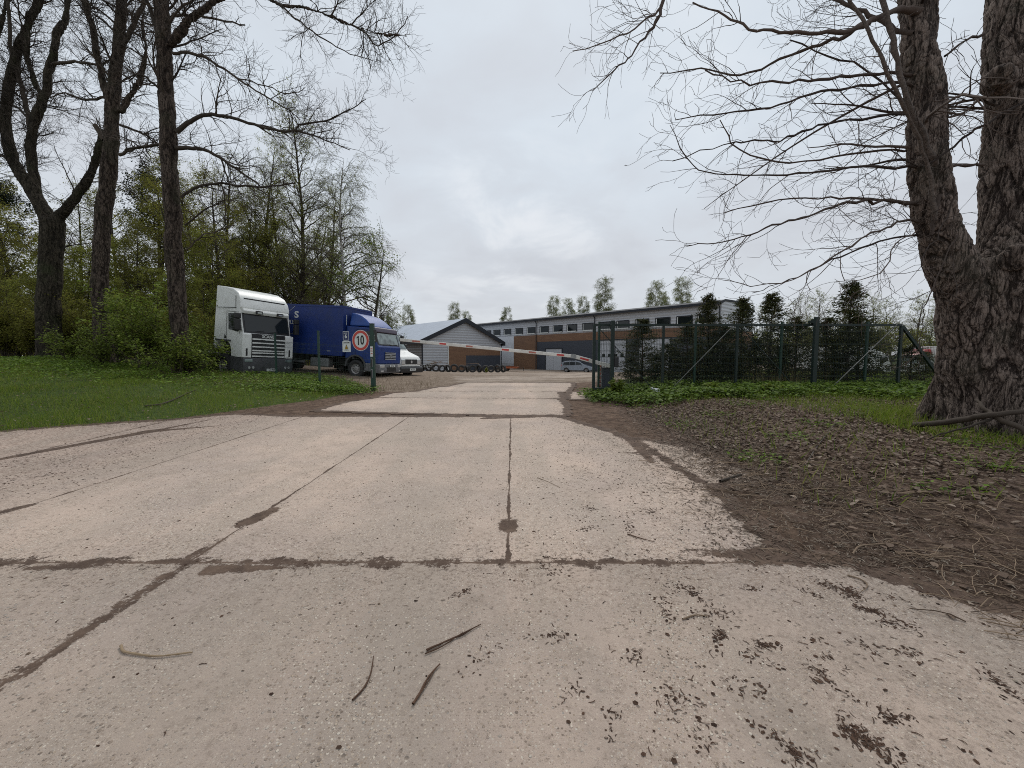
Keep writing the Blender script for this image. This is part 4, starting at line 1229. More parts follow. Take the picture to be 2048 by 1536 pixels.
# right fence + sliding gate ------------------------------------------------
GY = 12.55
def gx_(px, Y=GY): return (px - 1024) / FPX * Y * 1.0
def right_fence():
    Y = 12.95
    xs = [gx_(px, Y) * 1.0 for px in (1197, 1389, 1560, 1730, 1900, 2070)]
    r = empty('mesh_fence', 'tall green welded mesh fence on the right in front of the conifers', 'fence', (xs[1], Y, g(xs[1], Y)))
    inv = Matrix.Translation(-Vector(r.location)); zt = 2.49
    for i, x in enumerate(xs):
        m_ = MB(); z = g(x, Y); m_.b2(x - .03, x + .03, Y - .03, Y + .03, z - .2, zt + .06); m_.b2(x - .036, x + .036, Y - .036, Y + .036, zt + .061, zt + .075)
        o = m_.build('post', M['green'], r); o.data.transform(inv)
    for i in range(len(xs) - 1):
        m_ = MB(); z = max(g(xs[i], Y), g(xs[i + 1], Y)); mesh_panel(m_, (xs[i], Y + .04), (xs[i + 1], Y + .04), 0, zt - z, (z, z), .05, .0028)
        o = m_.build('mesh_panel', M['wire'], r); o.data.transform(inv)
right_fence()

def sliding_gate():
    xa, xb = gx_(1187.5), gx_(1797); zt = at(1400, 650, GY).z; zb = .42
    r = empty('sliding_gate', 'open sliding gate of dark green tube with diagonal braces and sloping tail', 'gate', (xa, GY, .2))
    inv = Matrix.Translation(-Vector(r.location))
    def fin(mb, nm, mt, par=None, bv=0):
        o = mb.build(nm, mt, par or r, bevel=bv); o.data.transform(inv); return o
    m_ = MB(); m_.b2(xa - .035, xb, GY - .03, GY + .03, zt - .03, zt + .03); fin(m_, 'top_rail', M['green_dk'])
    m_ = MB(); m_.b2(xa - .035, gx_(1900), GY - .05, GY + .05, zb - .06, zb + .06); fin(m_, 'bottom_beam', M['green_dk'])
    for px in (1187.5, 1325, 1472, 1797):
        x = gx_(px); w = .045 if px < 1200 else .032; m_ = MB(); m_.b2(x - w, x + w, GY - .034, GY + .034, (zb - .25 if px < 1200 else zb + .061), zt - .031)
        fin(m_, 'upright', M['green_dk'])
    m_ = MB(); m_.bar((xb + .01, GY, zt - .02), (gx_(1896), GY, zb + .1), .07, .08); fin(m_, 'tail_brace', M['green_dk'])
    for (pa, ya, pb, yb, w, mt) in ((1196, 654, 1325, 800, .022, 'green_dk'), (1466, 652, 1331, 790, .018, 'brace'), (1480, 652, 1600, 785, .022, 'green_dk'), (1795, 648, 1650, 788, .018, 'brace')):
        a, b_ = at(pa, ya, GY - .045), at(pb, yb, GY - .045); m_ = MB(); m_.bar(a, b_, w); fin(m_, 'brace', M[mt])
    m_ = MB()
    for pa, pb in ((1187.5, 1325), (1325, 1472), (1472, 1797)):
        mesh_panel(m_, (gx_(pa), GY + .036), (gx_(pb), GY + .036), zb, zt, (0, 0), .05, .0026, False, 0)
    fin(m_, 'mesh_infill', M['wire'])
sliding_gate()

def portal_post(px, top, w, lab, box=False):
    Y = 12.35; x = gx_(px, Y); z = g(x, Y); t = at(px, top, Y).z
    r = empty('gate_post', lab, 'post', (x, Y, z))
    MB().b2(-w / 2, w / 2, -.05, .05, -.2, t - z).build('shaft', M['green_dk'], r, bevel=.006)
    b_ = MB(); b_.b2(-.05, .05, .051, .30, t - z - .17, t - z - .09); b_.b2(.051, .09, .02, .30, t - z - .22, t - z - .04); b_.build('guide_bracket', M['green_dk'], r)
    if box:
        c = MB().box((w / 2 + .07, -.01, at(1231, 724, Y).z - z), (.13, .12, .31)).build('control_box', M['black'], r, bevel=.012)
        MB().cyl((w / 2 + .03, 0, at(1231, 714, Y).z - z), (w / 2 + .03, 0, at(1231, 692, Y).z - z), .016, n=8).build('aerial', M['black'], c)
portal_post(1224, 641, .105, 'dark green gate guide post with black control box fixed to its side', True)
portal_post(1628, 634, .12, 'thick dark green gate guide post halfway along the open sliding gate')

def barrier():
    Y = 13.1; bx = gx_(1213, Y); z = g(bx, Y)
    r = empty('boom_barrier', 'white barrier boom with red reflectors rising across the driveway from a dark cabinet', 'barrier', (bx, Y, z))
    inv = Matrix.Translation(-Vector((bx, Y, z)))
    zt = at(1213, 736, Y).z - z
    MB().b2(-.17, .17, -.14, .14, -.1, zt).build('cabinet', M['graphite'], r, bevel=.015)
    e = MB().b2(-.19, -.172, -.15, .15, -.1, zt - .01); e.b2(.172, .19, -.15, .15, -.1, zt - .01); e.each('cabinet_edge', M['galv'], r)
    MB().b2(-.18, .18, -.15, .15, zt + .001, zt + .03).build('cabinet_lid', M['mgrey'], r)
    Yb = Y - .22
    A = at(1224, 733, Yb); B = at(1147, 712.5, Yb); C = at(800, 679.5, 14.25)
    m_ = MB(); m_.bar(A, B, .05, .125); m_.bar(B + (B - C).normalized() * .03, C, .052, .105)
    bo = m_.build('boom', M['boom_white'], r, bevel=.012); bo.data.transform(inv)
    j = MB().bar(B + (B - C).normalized() * .08, B - (B - C).normalized() * .08, .066, .135).build('joint_sleeve', M['galv'], r); j.data.transform(inv)
    tp = MB().bar(C, C + (C - B).normalized() * .012, .056, .11).build('end_cap', M['black'], r); tp.data.transform(inv)
    d = C - B
    for px, w, mt in ((833, .30, 'boom_faded'), (886, .24, 'boom_red'), (939, .24, 'boom_faded'), (1011, .24, 'boom_red'), (1065, .24, 'boom_faded'), (1121, .24, 'boom_red')):
        # position along the boom seen at px
        lo, hi = 0.0, 1.0
        for _ in range(30):
            mid = (lo + hi) / 2; q = B + d * mid
            dep = (q.y) * CP - (q.z - EYE) * SP; qx = 1024 + FPX * q.x / dep
            if qx > px: lo = mid
            else: hi = mid
        q = B + d * lo; dn = d.normalized(); n = Vector((dn.y, -dn.x, 0)).normalized()
        if n.y > 0: n = -n
        m_ = MB(); m_.bar(q - dn * w / 2 + n * .029, q + dn * w / 2 + n * .029, .004, .055)
        o = m_.build('reflector', M[mt], r); o.data.transform(inv)
    q = A + (B - A) * .72; dn = (B - A).normalized(); n = Vector((0, -1, 0))
    o = MB().bar(q - dn * .14 + n * .029, q + dn * .14 + n * .029, .004, .055).build('reflector', M['boom_red'], r); o.data.transform(inv)
    # free-standing post with reflectors beside the cabinet
    o = MB(); xx = gx_(1201, Y)
    for k in range(7): o.b2(xx - .035, xx + .035, Y - .01, Y + .01, z + .1 + k * .13, z + .18 + k * .13)
    o = o.build('reflector_strip', M['boom_faded'], r); o.data.transform(inv)
    o = MB().b2(xx - .045, xx + .045, Y + .012, Y + .03, z - .05, z + 1.05).build('reflector_board', M['boom_white'], r); o.data.transform(inv)
barrier()

# tyres ---------------------------------------------------------------------
def tyre_mesh(rad=.52, wid=.28):
    h = wid / 2; m_ = MB()
    m_.lathe([(rad * .56, -h * .75), (rad * .62, -h * .95), (rad * .92, -h), (rad, -h * .75), (rad, h * .75), (rad * .92, h), (rad * .62, h * .95), (rad * .56, h * .75), (rad * .60, h * .55), (rad * .86, h * .5), (rad * .86, -h * .5), (rad * .60, -h * .55)], (0, 0, 0), 'y', 30)
    return m_
tyre0 = tyre_mesh().build('tyre', M['rubber_old'], None, True)
proto_used = False
def tyre(px, Y, yaw, lean, rad=1.0, zoff=0.0, label='', roll=0):
    global proto_used
    o = tyre0 if not proto_used else tyre0.copy()
    if proto_used: COL.objects.link(o)
    proto_used = True
    x = (px - 1024) / FPX * (Y * CP); z = g(x, Y)
    Mx = Matrix.Translation((x, Y, z + zoff + .52 * rad * abs(math.cos(lean)) + .14 * abs(math.sin(lean)) - .02)) @ Matrix.Rotation(yaw, 4, 'Z') @ Matrix.Rotation(lean, 4, 'X') @ Matrix.Scale(rad, 4)
    o.matrix_world = Mx
    tag(o, label, 'tyre', 'old lorry tyres lined up before the gabled warehouse')
TL = [(832, 53.5, .3, .15, 1.0, 'leftmost old tyre of the row, beside the white van'),
      (845, 55.4, 1.3, .1, .95, 'old tyre seen edge on, second from the left of the row'),
      (856, 54.6, -.4, .35, 1.05, 'dark tyre leaning back, just left of the plank pile'),
      (871, 53.4, .15, .2, 1.0, 'pale worn tyre standing right under the plank pile'),
      (884, 53.9, .5, .15, .95, 'tyre half hidden right behind the one under the plank pile'),
      (896, 53.2, -.75, .2, 1.0, 'thin looking tyre turned aslant, right of the plank pile'),
      (908, 53.8, .05, .12, 1.08, 'largest tyre facing the driveway in the middle of the row'),
      (923, 53.2, .1, .16, .95, 'pale rimmed tyre facing the driveway, third of the middle group'),
      (934, 53.6, -1.2, .1, .85, 'small tyre seen nearly edge on between two facing ones'),
      (945, 53.4, .25, .18, 1.0, 'dark tyre facing the driveway under the long plank'),
      (958, 54.0, -.9, .15, 1.05, 'tyre turned aslant left of the weeds'),
      (971, 53.4, .0, .14, .95, 'tyre facing the driveway below the tall weeds'),
      (982, 53.6, .2, .2, .92, 'pale tyre just right of the tall weeds'),
      (995, 53.8, -.55, .2, 1.02, 'second tyre from the right end of the row, turned aslant'),
      (1006, 54.0, -.7, .25, 1.0, 'last tyre at the right end of the row')]
for px, Y, yaw, lean, s_, lab in TL: tyre(px, Y, yaw, lean, s_, 0, lab)
tyre(862, 55.8, .6, 1.4, 1.0, .55, 'dark tyre lying flat on top behind the plank pile')
tyre(840, 56.2, .2, 1.45, 1.0, .6, 'dark tyre lying flat on top behind the left end of the row')
tyre(930, 55.2, .2, 1.5, 1.0, .62, 'dark tyre lying flat under the long plank')
tyre(999, 55.4, .2, 1.42, 1.0, .4, 'dark tyre lying flat behind the right end of the row')

def plank_pile():
    x, y = (872 - 1024) / FPX * 54.6, 54.8; z = g(x, y) + .75
    r = empty('plank_pile', 'pile of broken planks and a slatted pallet on top of the tyres', 'planks', (x, y, z))
    rg = random.Random(5)
    for i in range(9):
        a = rg.uniform(-.5, .5); L = rg.uniform(1.0, 2.4)
        d = Vector((math.cos(a) * L / 2, math.sin(a) * L / 2, rg.uniform(-.3, .15)))
        c = Vector((rg.uniform(-.6, .6), rg.uniform(-.5, .4), .10 + i * .075))
        MB().bar(c - d, c + d, .2, .055).build('plank', M['wood'], r)
    p = MB()
    for k in range(5): p.bar((-1.5 + k * .22, -.7, -.1), (-1.25 + k * .22, -.75, .55), .05, .02)
    p.bar((-1.6, -.72, -.05), (-.4, -.72, -.0), .05, .03); p.bar((-1.4, -.74, .5), (-.2, -.74, .56), .05, .03)
    p.build('pallet', M['sign_white'], r)
plank_pile()
x = (945 - 1024) / FPX * 53.5
tag(MB().bar((x - 1.7, 53.4, g(x, 53.4) + 1.08), (x + .9, 53.5, g(x, 53.4) + 1.22), .16, .04).build('plank', M['wood'], None), 'long single plank lying across the tops of the middle tyres', 'plank')

# crumpled bag ----------------------------------------------------------------
def bag():
    rg = np.random.default_rng(4)
    p = at(1311, 790, 11.7)
    import bmesh
    bm = bmesh.new(); bmesh.ops.create_icosphere(bm, subdivisions=3, radius=.12)
    for v in bm.verts:
        n = mnoise.noise(v.co * 14) * .05 + mnoise.noise(v.co * 30) * .03
        v.co += v.co.normalized() * n; v.co.z *= .75; v.co.x *= 1.2
        if v.co.x < -.05: v.co.z += (-.05 - v.co.x) * .9
    me = bpy.data.meshes.new('plastic_bag'); bm.to_mesh(me); bm.free(); me.materials.append(M['bag'])
    o = bpy.data.objects.new('plastic_bag', me); COL.objects.link(o); o.location = (p.x, p.y, g(p.x, p.y) + .12)
    tag(o, 'crumpled white plastic bag lying in the green plants below the gate', 'bag')
bag()
# ================================================================ trees
RN = np.random.default_rng(11)
def unit(v): return v / (np.linalg.norm(v) + 1e-9)

def grow(T, p, d, L, r, lvl, rng, P, tips=None):
    """recursive bare branch. P: dict of lists per level"""
    n = P['seg'][lvl]; step = L / n
    pts = [p]; dirs = [d]; cur = np.array(p, float); dd = np.array(d, float)
    w = P['wander'][lvl]; gr = P['grav'][lvl]
    drift = rng.normal(0, 1, 3) * w * .5
    for i in range(n):
        dd = unit(dd + rng.normal(0, w, 3) + drift * .4 + np.array([0, 0, gr[0] + (gr[1] - gr[0]) * i / n]) * step)
        cur = cur + dd * step; pts.append(cur); dirs.append(dd)
    t = np.linspace(0, 1, n + 1); rr = r * (1 - t * (1 - P['tip'])) 
    T.add(pts, np.maximum(rr, P['rmin']), P['sides'][lvl])
    if tips is not None and lvl >= P['leaf_lvl']:
        for i in range(1, n + 1): tips.append(pts[i])
    if lvl + 1 < len(P['seg']):
        m = P['kids'][lvl]; m = rng.poisson(m * min(1.6, max(.35, L / P['lref'][lvl])))
        for _ in range(m):
            t_ = rng.uniform(P['k0'][lvl], 1.0); f = t_ * n; i = min(int(f), n - 1)
            q = pts[i] + (pts[i + 1] - pts[i]) * (f - i); ax = dirs[i]
            side = unit(np.cross(ax, rng.normal(0, 1, 3))); a = P['ang'][lvl] * rng.uniform(.65, 1.3)
            nd_ = unit(ax * math.cos(a) + side * math.sin(a) + np.array([0, 0, P['up'][lvl]]))
            l2 = P['len'][lvl + 1] * rng.uniform(.5, 1.3) * (1.15 - .6 * t_)
            grow(T, q, nd_, l2, max(P['rmin'], min(rr[i] * .62, P['rad'][lvl + 1])), lvl + 1, rng, P, tips)

def smooth_path(pts, k=5):
    """Catmull-Rom through the points; each row (x,y,z,r)"""
    p = np.asarray(pts, float); out = []
    q = np.vstack([2 * p[0] - p[1], p, 2 * p[-1] - p[-2]])
    for i in range(1, len(q) - 2):
        for j in range(k):
            t = j / k; a, b_, c, d = q[i - 1], q[i], q[i + 1], q[i + 2]
            out.append(.5 * ((2 * b_) + (c - a) * t + (2 * a - 5 * b_ + 4 * c - d) * t * t + (3 * b_ - a - 3 * c + d) * t ** 3))
    out.append(q[-2]); return np.array(out)

def pix_path(rows, Y, k=4, jit=0.0, rng=None):
    """rows (px,py,rpx[,Y]) -> smooth path in metres"""
    o = []
    for r_ in rows:
        YY = r_[3] if len(r_) > 3 else Y
        p = at(r_[0], r_[1], YY); u = (r_[0] - 1024) / FPX
        o.append((p.x, p.y, p.z, r_[2] * YY / FPX / math.sqrt(1 + u * u)))
    o = smooth_path(o, k)
    if jit: o[1:-1, :3] += rng.normal(0, jit, (len(o) - 2, 3))
    return o

def kids_on(T, path, n, rng, P, lvl, L, rad, bias=(0, 0, 0), t0=.1, tips=None, thr=.0):
    m = len(path) - 1
    for _ in range(n):
        f = rng.uniform(t0, 1) * m; i = min(int(f), m - 1)
        q = path[i, :3] + (path[i + 1, :3] - path[i, :3]) * (f - i)
        ax = unit(path[i + 1, :3] - path[i, :3]); side = unit(np.cross(ax, rng.normal(0, 1, 3)))
        a = rng.uniform(.6, 1.25)
        d = unit(ax * math.cos(a) + side * math.sin(a) + np.array(bias) * rng.uniform(.3, 1.2))
        grow(T, q, d, L * rng.uniform(.35, 1.25) * (1.1 - .5 * f / m), min(rad, path[i, 3] * .6), lvl, rng, P, tips)

def leaf_quads(tips, rng, per, size, spread, tilt=1.4, elong=1.6, fold=.25, hang=0.0):
    """elongated folded leaves around tip points"""
    P = np.repeat(np.asarray(tips), per, 0)
    P = P + rng.normal(0, spread, P.shape) - np.array([0, 0, hang])
    n = len(P); S = size * rng.uniform(.6, 1.35, n)
    tv = [(0, -elong / 2, 0), (.42, -.05, fold * .3), (0, elong / 2, 0), (-.42, -.05, fold * .3)]
    return scatter(tv, [(0, 1, 2, 3)], P, rots(n, rng, tilt), S)

TWIGP = dict(seg=[9, 7, 5, 4], wander=[.10, .16, .2, .22], grav=[(.0, .0)] * 4, tip=.25, rmin=.0022, sides=[5, 4, 3, 3], leaf_lvl=9,
             kids=[9, 7, 4, 0], lref=[2.5, 1.2, .6, .4], k0=[.15, .1, .1, .1], ang=[.85, .8, .75, .7], up=[.1, .1, .1, .1], len=[3, 1.3, .65, .35], rad=[.04, .014, .007, .004])

# ---------------------------------------------------------------- the big double trunk on the right
def remesh(T, vox, name):
    V, F = T.arrays()
    # cap ends by simple fan: remesh needs closed volumes
    o = fast_mesh(name, V, F, [M['bark']])
    import bmesh
    bm = bmesh.new(); bm.from_mesh(o.data)
    bmesh.ops.holes_fill(bm, edges=[e for e in bm.edges if e.is_boundary]); bmesh.ops.recalc_face_normals(bm, faces=bm.faces)
    bm.to_mesh(o.data); bm.free()
    md = o.modifiers.new('r', 'REMESH'); md.mode = 'VOXEL'; md.voxel_size = vox; md.use_smooth_shade = True
    sm = o.modifiers.new('s', 'SMOOTH'); sm.iterations = 22; sm.factor = .6
    bpy.context.view_layer.update()
    me = bpy.data.meshes.new_from_object(o.evaluated_get(bpy.context.evaluated_depsgraph_get()))
    bpy.data.objects.remove(o)
    return me

def bark_displace(me, amp, sc=7.0, zs=.22, low=.05):
    n = len(me.vertices); co = np.empty(n * 3, np.float32); me.vertices.foreach_get('co', co); co = co.reshape(-1, 3)
    no = np.empty(n * 3, np.float32); me.vertex_normals.foreach_get('vector', no); no = no.reshape(-1, 3)
    h = np.empty(n); fu = np.empty(n)
    for i in range(n):
        x, y, z = map(float, co[i])
        wx = mnoise.noise((x * 1.7, y * 1.7, z * .9)) * .22
        wy = mnoise.noise((x * 1.7 + 9, y * 1.7, z * .9)) * .22
        X_, Y_, Z_ = (x + wx) * sc, (y + wy) * sc, z * sc * zs + wx * 3
        n1 = mnoise.noise((X_, Y_, Z_)); n2 = mnoise.noise((X_ * 2.3 + 7, Y_ * 2.3, Z_ * 2.1))
        n3 = mnoise.noise((X_ * 1.4 - 5, Y_ * 1.4 + 3, Z_ * 4.5))
        f1 = math.exp(-(n1 / .09) ** 2); f2 = math.exp(-(n2 / .10) ** 2); f3 = math.exp(-(n3 / .06) ** 2)
        fu[i] = min(1.0, f1 + .6 * f2 + .35 * f3)
        h[i] = -amp * (f1 + .5 * f2 + .35 * f3) + abs(n2) * amp * .7 + mnoise.noise((x * 26, y * 26, z * 16)) * amp * .3 + mnoise.noise((x * 1.6, y * 1.6, z * 1.1)) * low
    at_ = me.attributes.new('furrow', 'FLOAT', 'POINT'); at_.data.foreach_set('value', fu.astype(np.float32))
    co = co + no * (h[:, None] + amp * .5)
    me.vertices.foreach_set('co', co.ravel().astype(np.float32)); me.update()

def right_tree():
    rng = np.random.default_rng(7)
    base = at(1990, 860, 6.35)
    r = empty('bare_tree', 'huge double-stemmed bare tree with deeply furrowed bark at the right edge', 'tree', (base.x, base.y, g(base.x, base.y)))
    inv = Matrix.Translation(-Vector(r.location))
    Y = 6.35
    trunk = pix_path([(2008, 985, 185), (2003, 900, 163), (2000, 850, 146), (1999, 780, 131), (1996, 700, 123), (1990, 620, 122), (1988, 560, 122), (1985, 520, 105)], Y, 4)
    ls = pix_path([(1985, 780, 112, 6.35), (1960, 690, 92, 6.33), (1930, 605, 76, 6.3), (1893, 520, 63, 6.25), (1872, 450, 54, 6.2), (1860, 380, 49, 6.2), (1853, 300, 46, 6.2), (1852, 200, 45, 6.25), (1842, 100, 43, 6.3), (1835, 0, 38, 6.4), (1828, -160, 34, 6.5), (1815, -420, 26, 6.7)], Y, 4)
    rs = pix_path([(2005, 760, 118, 6.4), (2018, 640, 108, 6.5), (2030, 520, 92, 6.5), (2038, 430, 84, 6.55), (2042, 300, 78, 6.6), (2043, 150, 76, 6.7), (2044, 0, 74, 6.8), (2050, -200, 60, 6.9), (2060, -450, 45, 7.1)], Y, 4)
    ls[8:, 3] *= .80; ls[4:8, 3] *= .9
    T = Tubes()
    for p in (trunk, ls, rs): T.add(p[:, :3], p[:, 3], 24)
    # root flare
    for k in range(5):
        a = 2 * math.pi * k / 7 - 1.9; b0 = np.array([base.x, base.y, g(base.x, base.y)])
        pts = smooth_path([(b0[0] + .45 * math.cos(a), b0[1] + .45 * math.sin(a), b0[2] + .8, .34), (b0[0] + .66 * math.cos(a), b0[1] + .66 * math.sin(a), b0[2] + .3, .33), (b0[0] + .95 * math.cos(a), b0[1] + .95 * math.sin(a), b0[2] - .2, .25)], 3)
        T.add(pts[:, :3], pts[:, 3], 12)
    # burls: healed scars where limbs were cut
    for px, py, rp in ((2036, 515, 34), (2000, 150, 26)):
        c = at(px, py, 5.75 if px > 1950 else 6.0); e = at(px, py + 14, 6.5)
        T.add([c, np.array(c) * .5 + np.array(e) * .5, e], [rp * 6 / 1350, rp * 6 / 1000, rp * 6 / 1000], 12)
    me = remesh(T, .016, 'trunk'); bark_displace(me, .034, 4.6, .26)
    me.name = 'trunk'; me.transform(inv); me.materials.clear(); me.materials.append(M['bark'])
    o = bpy.data.objects.new('trunk', me); COL.objects.link(o); o.parent = r
    # branches
    P = dict(TWIGP); P.update(seg=[10, 8, 6, 4], wander=[.09, .16, .2, .25], grav=[(-.3, .15), (-.35, .35), (-.3, .8), (0, .6)], kids=[8, 3.6, 1.6, 0], lref=[2.5, 1.0, .6, .4],
                              len=[2.2, .95, .55, .28], rad=[.03, .0085, .0055, .0038], ang=[.75, .7, .65, .7], up=[-.05, 0, .05, .1], rmin=.0024)
    BR = [
        ([(1802, 18, 15, 6.2), (1740, 42, 12, 5.9), (1700, 60, 10, 5.7), (1640, 66, 7, 5.6), (1560, 62, 5.5, 5.6), (1500, 55, 4.5, 5.7), (1450, 30, 3.5, 5.9), (1385, 5, 2.5, 6)], 14),
        ([(1790, 60, 10, 6.4), (1740, 30, 8, 6.6), (1690, 5, 7, 6.8), (1650, -12, 6, 7), (1560, -40, 4, 7.2)], 10),
        ([(1790, 145, 7, 6.2), (1720, 150, 6, 6.0), (1640, 158, 5, 5.8), (1560, 165, 4, 5.7), (1480, 166, 3, 5.7), (1410, 140, 2, 5.7)], 11),
        ([(1740, 45, 9, 6.0), (1690, 70, 8, 6.3), (1640, 90, 6, 6.6), (1560, 120, 4.5, 7.0), (1480, 150, 3.5, 7.3), (1400, 138, 2.5, 7.5), (1320, 146, 1.6, 7.6)], 14),
        ([(1785, 165, 6, 6.2), (1700, 175, 5.5, 6.0), (1620, 190, 4.5, 5.9), (1540, 215, 3.5, 5.9), (1450, 226, 2.6, 6), (1350, 240, 1.6, 6)], 12),
        ([(1805, 227, 6, 6.1), (1700, 238, 5, 5.8), (1620, 255, 4.5, 5.7), (1560, 280, 3.5, 5.6), (1510, 281, 2.8, 5.6), (1450, 290, 2.3, 5.6), (1345, 322, 1.5, 5.6)], 13),
        ([(1815, 335, 5.5, 6.1), (1700, 335, 4.6, 5.9), (1620, 346, 4, 5.8), (1530, 350, 3, 5.8), (1450, 347, 2.4, 5.8), (1385, 330, 2, 5.8), (1340, 250, 1.2, 5.8)], 12),
        ([(1810, 300, 5, 6.3), (1700, 308, 4.4, 6.5), (1580, 325, 3.4, 6.8), (1480, 300, 2.6, 7.0), (1440, 240, 1.6, 7.1)], 10),
        ([(1812, 406, 9, 6.1), (1750, 402, 7, 5.9), (1680, 408, 6, 5.7), (1620, 432, 5, 5.6), (1560, 446, 4, 5.6), (1500, 468, 3, 5.6), (1430, 486, 2.3, 5.6), (1368, 490, 1.4, 5.6)], 16),
        ([(1815, 440, 6, 6.1), (1770, 455, 5, 5.8), (1720, 480, 4.4, 5.6), (1660, 522, 3.5, 5.5), (1600, 552, 2.6, 5.5), (1520, 572, 2, 5.5), (1445, 560, 1.2, 5.5)], 12),
        ([(1822, 470, 5, 6.2), (1740, 490, 4.4, 6.0), (1660, 520, 3.4, 5.9), (1580, 560, 2.6, 5.9), (1505, 586, 1.4, 5.9)], 10),
        ([(1815, 405, 8, 6.2), (1740, 398, 5, 6.3), (1660, 396, 3.6, 6.5), (1560, 400, 2.8, 6.8), (1450, 425, 1.8, 7)], 10),
        ([(1815, 210, 5, 6.3), (1760, 160, 4, 6.5), (1680, 120, 3.2, 6.8), (1580, 80, 2.4, 7.1)], 8),
        ([(1330, -30, 7, 6.4), (1318, 30, 6, 6.4), (1300, 62, 4, 6.4), (1262, 110, 3, 6.3), (1230, 140, 2.4, 6.2), (1185, 182, 1.4, 6.2)], 14),
        ([(1325, 10, 4, 6.4), (1290, 40, 3, 6.4), (1240, 75, 2.2, 6.3), (1145, 102, 1.2, 6.2)], 10),
        ([(2060, 195, 9, 5.6), (1990, 238, 7, 5.6), (1940, 264, 6, 5.7), (1895, 303, 5, 5.8), (1840, 330, 3, 5.8), (1780, 300, 2, 5.8)], 8),
        ([(2060, 150, 7, 6.1), (1960, 200, 5, 6.1), (1900, 235, 4, 6.2), (1830, 215, 2.5, 6.3)], 7),
        ([(1968, 68, 7, 6.5), (1925, 85, 5, 6.4), (1890, 112, 6, 6.3)], 5),
        ([(1968, 330, 8, 6.4), (1935, 331, 7, 6.35), (1898, 334, 8, 6.3)], 3),
        # suckers climbing the stem
        ([(1872, 330, 13, 5.9), (1850, 280, 14, 5.85), (1815, 200, 13, 5.8), (1795, 120, 12, 5.8), (1775, 40, 11, 5.85), (1762, -30, 10, 5.9), (1750, -160, 7, 6)], 12),
        ([(1868, 440, 11, 5.85), (1858, 340, 10, 5.8), (1830, 260, 9, 5.7), (1785, 170, 8, 5.6), (1745, 80, 7, 5.6), (1700, 0, 6, 5.7), (1640, -90, 4, 5.8)], 14),
        ([(1880, 390, 9, 5.9), (1868, 430, 8, 5.85), (1862, 470, 7, 5.85)], 3),
        # thin pale hanging shoots in front of the crotch
        ([(1910, 372, 4, 5.7), (1900, 420, 3, 5.6), (1870, 480, 2.6, 5.5), (1845, 520, 2.2, 5.4), (1870, 575, 2, 5.4), (1920, 598, 1.6, 5.4)], 4),
        ([(1915, 470, 3.4, 5.6), (1890, 520, 3, 5.5), (1860, 590, 2.4, 5.4), (1845, 640, 2, 5.4), (1838, 700, 1.4, 5.4)], 5),
        ([(1835, 460, 3, 5.7), (1790, 490, 2.6, 5.6), (1760, 545, 2.2, 5.5), (1690, 560, 1.8, 5.5), (1680, 500, 1.2, 5.5)], 6),
    ]
    T = Tubes(); SU = Tubes()
    for rows, n in BR:
        if 1775 < rows[0][0] < 1830: rows = [(rows[0][0] + 38, rows[0][1] + 6, rows[0][2] * 1.25, 6.25)] + rows
        p = pix_path(rows, Y, 4, .012, rng)
        p[:, 3] *= .56
        (SU if rows[0][2] > 10.5 and rows[0][0] > 1860 else T).add(p[:, :3], p[:, 3] * (1 + .10 * rng.normal(0, 1, len(p))), 6)
        L = np.linalg.norm(np.diff(p[:, :3], axis=0), axis=1).sum()
        kids_on(T, p, int(n * 1.05), rng, P, 1, 1.1, .006, (-.35, -.0, -.12), .08)
    # limbs above the frame whose twigs hang into the top edge
    for _ in range(14):
        f = rng.uniform(.5, 1); st = ls if rng.random() < .7 else rs
        i = int(f * (len(st) - 1)); q = st[i, :3]
        a = rng.uniform(math.pi * .6, math.pi * 1.5)
        d = unit(np.array([math.cos(a), math.sin(a) * .8, rng.uniform(-.1, .5)]))
        grow(T, q, d, rng.uniform(1.5, 3.6), .024, 0, rng, P)
    o = T.build('branches', M['twig'], r); o.data.transform(inv)
    o = SU.build('sucker', M['sucker'], r); o.data.transform(inv)
right_tree()

